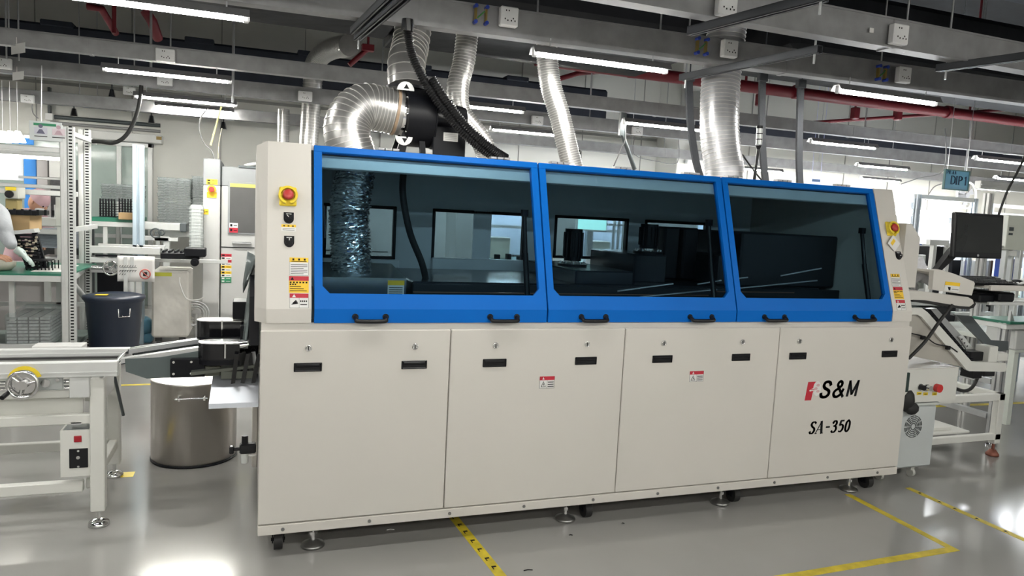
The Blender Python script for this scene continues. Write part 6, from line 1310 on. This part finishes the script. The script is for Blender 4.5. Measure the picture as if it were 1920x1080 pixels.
def hand(par, wrist, dirv, palm_n, m, size=1.0, curl=.5, thumb=1, name='hand'):
    """palm with five separate bent fingers; dirv points from wrist to fingertips"""
    d = Vector(dirv).normalized(); n = Vector(palm_n).normalized(); n = (n-d*n.dot(d)).normalized(); s_ = d.cross(n)*thumb; w_ = Vector(wrist)
    nodes = {'w': (w_, .024*size), 'p': (w_+d*.045*size, .030*size)}; E_ = [('w', 'p')]
    for i, (off, ln) in enumerate(((.030, .070), (.010, .080), (-.011, .074), (-.030, .058))):
        k0 = w_+d*.085*size+s_*off*size; nodes['k%d' % i] = (k0, .0105*size); E_.append(('p', 'k%d' % i)); p = k0; a = 0
        for j in range(3):
            a += curl*(.35+.25*j); p = p+(d*math.cos(a)+n*math.sin(a)+s_*off*2.5*.3)*ln*size*(.45, .33, .25)[j]
            nodes['f%d%d' % (i, j)] = (p, (.0095, .0088, .0075)[j]*size); E_.append((('k%d' % i) if j == 0 else 'f%d%d' % (i, j-1), 'f%d%d' % (i, j)))
    t0 = w_+d*.025*size+s_*.030*size; t1 = t0+(d*.6+s_*.7+n*.2)*.038*size; t2 = t1+(d*.85+s_*.35+n*.3)*.032*size
    nodes['t0'] = (t0, .014*size); nodes['t1'] = (t1, .011*size); nodes['t2'] = (t2, .009*size); E_ += [('w', 't0'), ('t0', 't1'), ('t1', 't2')]
    return skin_body(name, nodes, E_, m, par, 2)
def head(par, c, fwd, r, cap, mask=True):
    f = Vector(fwd).normalized(); up = Vector((0, 0, 1)); up = (up-f*up.dot(f)).normalized(); s_ = f.cross(up); M = Matrix(((s_.x, f.x, up.x, c[0]), (s_.y, f.y, up.y, c[1]), (s_.z, f.z, up.z, c[2]), (0, 0, 0, 1)))
    b = MB(M); b.ball((0, 0, 0), r, 20, (.80, .95, 1.15)); b.ball((0, r*.35, -r*.55), r*.6, 16, (.85, .9, .8)); b.ball((0, r*1.0, -r*.12), r*.14, 10, (.8, 1.2, 1.5)); b.ball((r*.80, 0, -r*.05), r*.2, 10, (.4, .8, 1.2)); b.ball((-r*.80, 0, -r*.05), r*.2, 10, (.4, .8, 1.2))
    b.m = 1; b.ball((r*.3, r*.86, 0), r*.11, 8); b.ball((-r*.3, r*.86, 0), r*.11, 8); b.m = 2; b.ball((0, r*.88, -r*.55), r*.16, 8, (1.6, .5, .5))
    b.build('head', [SKIN, INK, mat('lips', (.5, .2, .18), .5)], par)
    b = MB(M); b.ball((0, -.1*r, r*.22), r*1.12, 20, (.86, 1.0, 1.12)) ; b.v = [v for v in b.v]; cp = b.build('cap', cap, par)
    import bmesh
    bm = bmesh.new(); bm.from_mesh(cp.data); pl = M @ Vector((0, 0, r*.25)); off = wloc(par)
    bmesh.ops.bisect_plane(bm, geom=bm.verts[:]+bm.edges[:]+bm.faces[:], plane_co=pl-off+f*0, plane_no=-(up+f*.35).normalized(), clear_outer=True); bm.to_mesh(cp.data); bm.free()
    if mask:
        b = MB(M); b.ball((0, r*.52, -r*.55), r*.62, 16, (1.0, .85, .75)); b.build('face_mask', mat('mask_white', (.72, .74, .76), .8), par)
# worker 1: at the left bench, leaning in from beyond the left edge
y_ = 4.35
W1 = T('person', 'person in a pale grey smock reaching in at the left edge, gloved', 'person', (-2.62, 4.5, 0))
sh = Vector((-2.33, 4.55, 1.42)); el = V(14, 452, 4.35)+Vector((-.06, 0, .02)); wr = V(30, 462, 4.25)
N = {'pel': ((-2.62, 4.62, .95), .17), 'waist': ((-2.60, 4.60, 1.12), .15), 'chest': ((-2.55, 4.58, 1.32), (.18, .15)), 'neck': ((-2.52, 4.56, 1.50), .07),
     'shr': (sh, .085), 'elr': (V(2, 400, 4.45), .075), 'far': (V(12, 442, 4.2), .062), 'wrr': (V(24, 464, 4.07), .048),
     'shl': ((-2.70, 4.50, 1.42), .08), 'ell': ((-2.60, 4.20, 1.15), .06), 'wrl': (V(-28, 480, 4.1), .045),
     'hr': ((-2.68, 4.70, .85), .11), 'knr': ((-2.68, 4.72, .48), .075), 'anr': ((-2.68, 4.76, .09), .05), 'tor': ((-2.60, 4.68, .04), .04),
     'hl': ((-2.56, 4.58, .85), .11), 'knl': ((-2.56, 4.55, .48), .075), 'anl': ((-2.58, 4.56, .09), .05), 'tol': ((-2.50, 4.50, .04), .04)}
skin_body('body', N, chain('pel', 'waist', 'chest', 'neck')+[('chest', 'shr'), ('shr', 'elr'), ('elr', 'far'), ('far', 'wrr'), ('chest', 'shl'), ('shl', 'ell'), ('ell', 'wrl'), ('pel', 'hr'), ('hr', 'knr'), ('knr', 'anr'), ('anr', 'tor'), ('pel', 'hl'), ('hl', 'knl'), ('knl', 'anl'), ('anl', 'tol')], CLOTH, W1)
head(W1, (-2.46, 4.52, 1.63), (.7, -.3, -.5), .10, mat('cap_pale', (.6, .65, .7), .8))
hand(W1, V(24, 463, 4.04), V(60, 490, 3.97)-V(24, 463, 4.04), (-.1, -.35, -1), GLOVE, 1.45, .30, 1, 'gloved_hand')
hand(W1, V(-20, 480, 4.1), V(25, 484, 4.05)-V(-20, 480, 4.1), (0, .2, -1), SKIN, 1.15, .5, -1, 'bare_hand')
tag(MB().lathe([(0, 0), (.10, .0), (.135, .03), (.14, .07), (.13, .075), (.10, .03), (0, .02)], V(-6, 498, 4.1).to_tuple()[:2]+(.852,), 28).build('round_tray', mat('beige_dish', (.45, .43, .36), .5)), 'beige round dish under the bare hand at the left edge', 'dish')
# worker 2: seated farther back, pink
W3 = T('person', 'masked person in pink cap and smock behind the left bench', 'person', (-2.4, 6.3, 0))
hc_ = V(72, 379, 6.15); sc_ = V(50, 394, 6.25)
N = {'pel': ((sc_.x-.15, 6.50, .62), .17), 'waist': ((sc_.x-.12, 6.45, .85), .16), 'chest': ((sc_.x-.03, 6.37, 1.12), (.15, .13)), 'sh': ((sc_.x+.02, 6.31, sc_.z-.06), (.13, .11)), 'neck': ((hc_.x-.06, 6.23, hc_.z-.08), .06),
     'sr': ((sc_.x-.16, 6.25, sc_.z-.12), .08), 'er': ((sc_.x-.12, 6.05, 1.0), .06), 'wr': ((sc_.x+.05, 5.90, .95), .04), 'sl': ((sc_.x+.16, 6.37, sc_.z-.14), .08), 'el': ((sc_.x+.24, 6.17, 1.0), .06), 'wl': ((sc_.x+.22, 5.97, .95), .04),
     'h1': ((sc_.x-.2, 6.35, .55), .10), 'k1': ((sc_.x-.1, 5.95, .52), .08), 'a1': ((sc_.x-.1, 6.00, .08), .05), 'h2': ((sc_.x-.02, 6.45, .55), .10), 'k2': ((sc_.x+.1, 6.05, .52), .08), 'a2': ((sc_.x+.1, 6.10, .08), .05)}
skin_body('body', N, chain('pel', 'waist', 'chest', 'sh', 'neck')+[('sh', 'sr'), ('sr', 'er'), ('er', 'wr'), ('sh', 'sl'), ('sl', 'el'), ('el', 'wl'), ('pel', 'h1'), ('h1', 'k1'), ('k1', 'a1'), ('pel', 'h2'), ('h2', 'k2'), ('k2', 'a2')], PINK, W3)
head(W3, hc_, (.75, -.35, -.45), .105, mat('cap_pink', (.50, .33, .36), .8))
hand(W3, (sc_.x+.05, 5.90, .95), (.4, -.8, -.1), (0, 0, -1), SKIN, 1.0, .5, 1); hand(W3, (sc_.x+.22, 5.97, .95), (.1, -.9, -.1), (0, 0, -1), SKIN, 1.0, .5, -1)
b = MB(); b.cyl((sc_.x-.12, 6.50, 0), (sc_.x-.12, 6.50, .42), .03, n=10); b.lathe([(0, .42), (.17, .42), (.18, .45), (0, .46)], (sc_.x-.12, 6.50, 0), 20); b.cyl((sc_.x-.12, 6.50, 0), (sc_.x-.12, 6.50, .02), .18, n=20)
tag(b.build('stool', BLACKM), 'black stool under the person in pink', 'stool')
# worker 3: hand on the mouse at the right edge
W4 = T('person', 'person in a white smock entering at the right edge with a hand on the mouse', 'person', (5.4, -.1, 0))
wr = Vector((4.80, .15, 1.275)); 
N = {'pel': ((5.35, -.20, .95), .16), 'waist': ((5.34, -.18, 1.10), .15), 'chest': ((5.30, -.12, 1.30), (.18, .15)), 'neck': ((5.27, -.08, 1.50), .07), 'sl': ((5.16, .02, 1.42), .08), 'el': ((5.08, .12, 1.26), .06), 'f': ((4.95, .14, 1.285), .05), 'w': (wr, .038),
     'sr': ((5.42, -.26, 1.42), .08), 'er': ((5.48, -.2, 1.15), .06), 'w2': ((5.35, .02, 1.05), .04), 'h1': ((5.30, -.14, .85), .10), 'k1': ((5.30, -.12, .48), .075), 'a1': ((5.30, -.14, .09), .05), 't1': ((5.24, -.04, .04), .04), 'h2': ((5.42, -.28, .85), .10), 'k2': ((5.42, -.28, .48), .075), 'a2': ((5.42, -.30, .09), .05), 't2': ((5.36, -.20, .04), .04)}
skin_body('body', N, chain('pel', 'waist', 'chest', 'neck')+[('chest', 'sl'), ('sl', 'el'), ('el', 'f'), ('f', 'w'), ('chest', 'sr'), ('sr', 'er'), ('er', 'w2'), ('pel', 'h1'), ('h1', 'k1'), ('k1', 'a1'), ('a1', 't1'), ('pel', 'h2'), ('h2', 'k2'), ('k2', 'a2'), ('a2', 't2')], mat('white_smock', (.68, .68, .70), .85, bump=.2, bscale=25), W4)
head(W4, (5.24, -.05, 1.64), (-.7, .5, -.3), .105, mat('cap_white', (.7, .7, .72), .8))
hand(W4, wr, (-1, .15, -.12), (0, 0, -1), mat('white_glove', (.66, .66, .66), .8), 1.0, .35, 1)
hand(W4, (5.35, .02, 1.05), (-.8, .5, .1), (0, 0, -1), mat('white_glove', (.66, .66, .66), .8), 1.0, .5, -1)
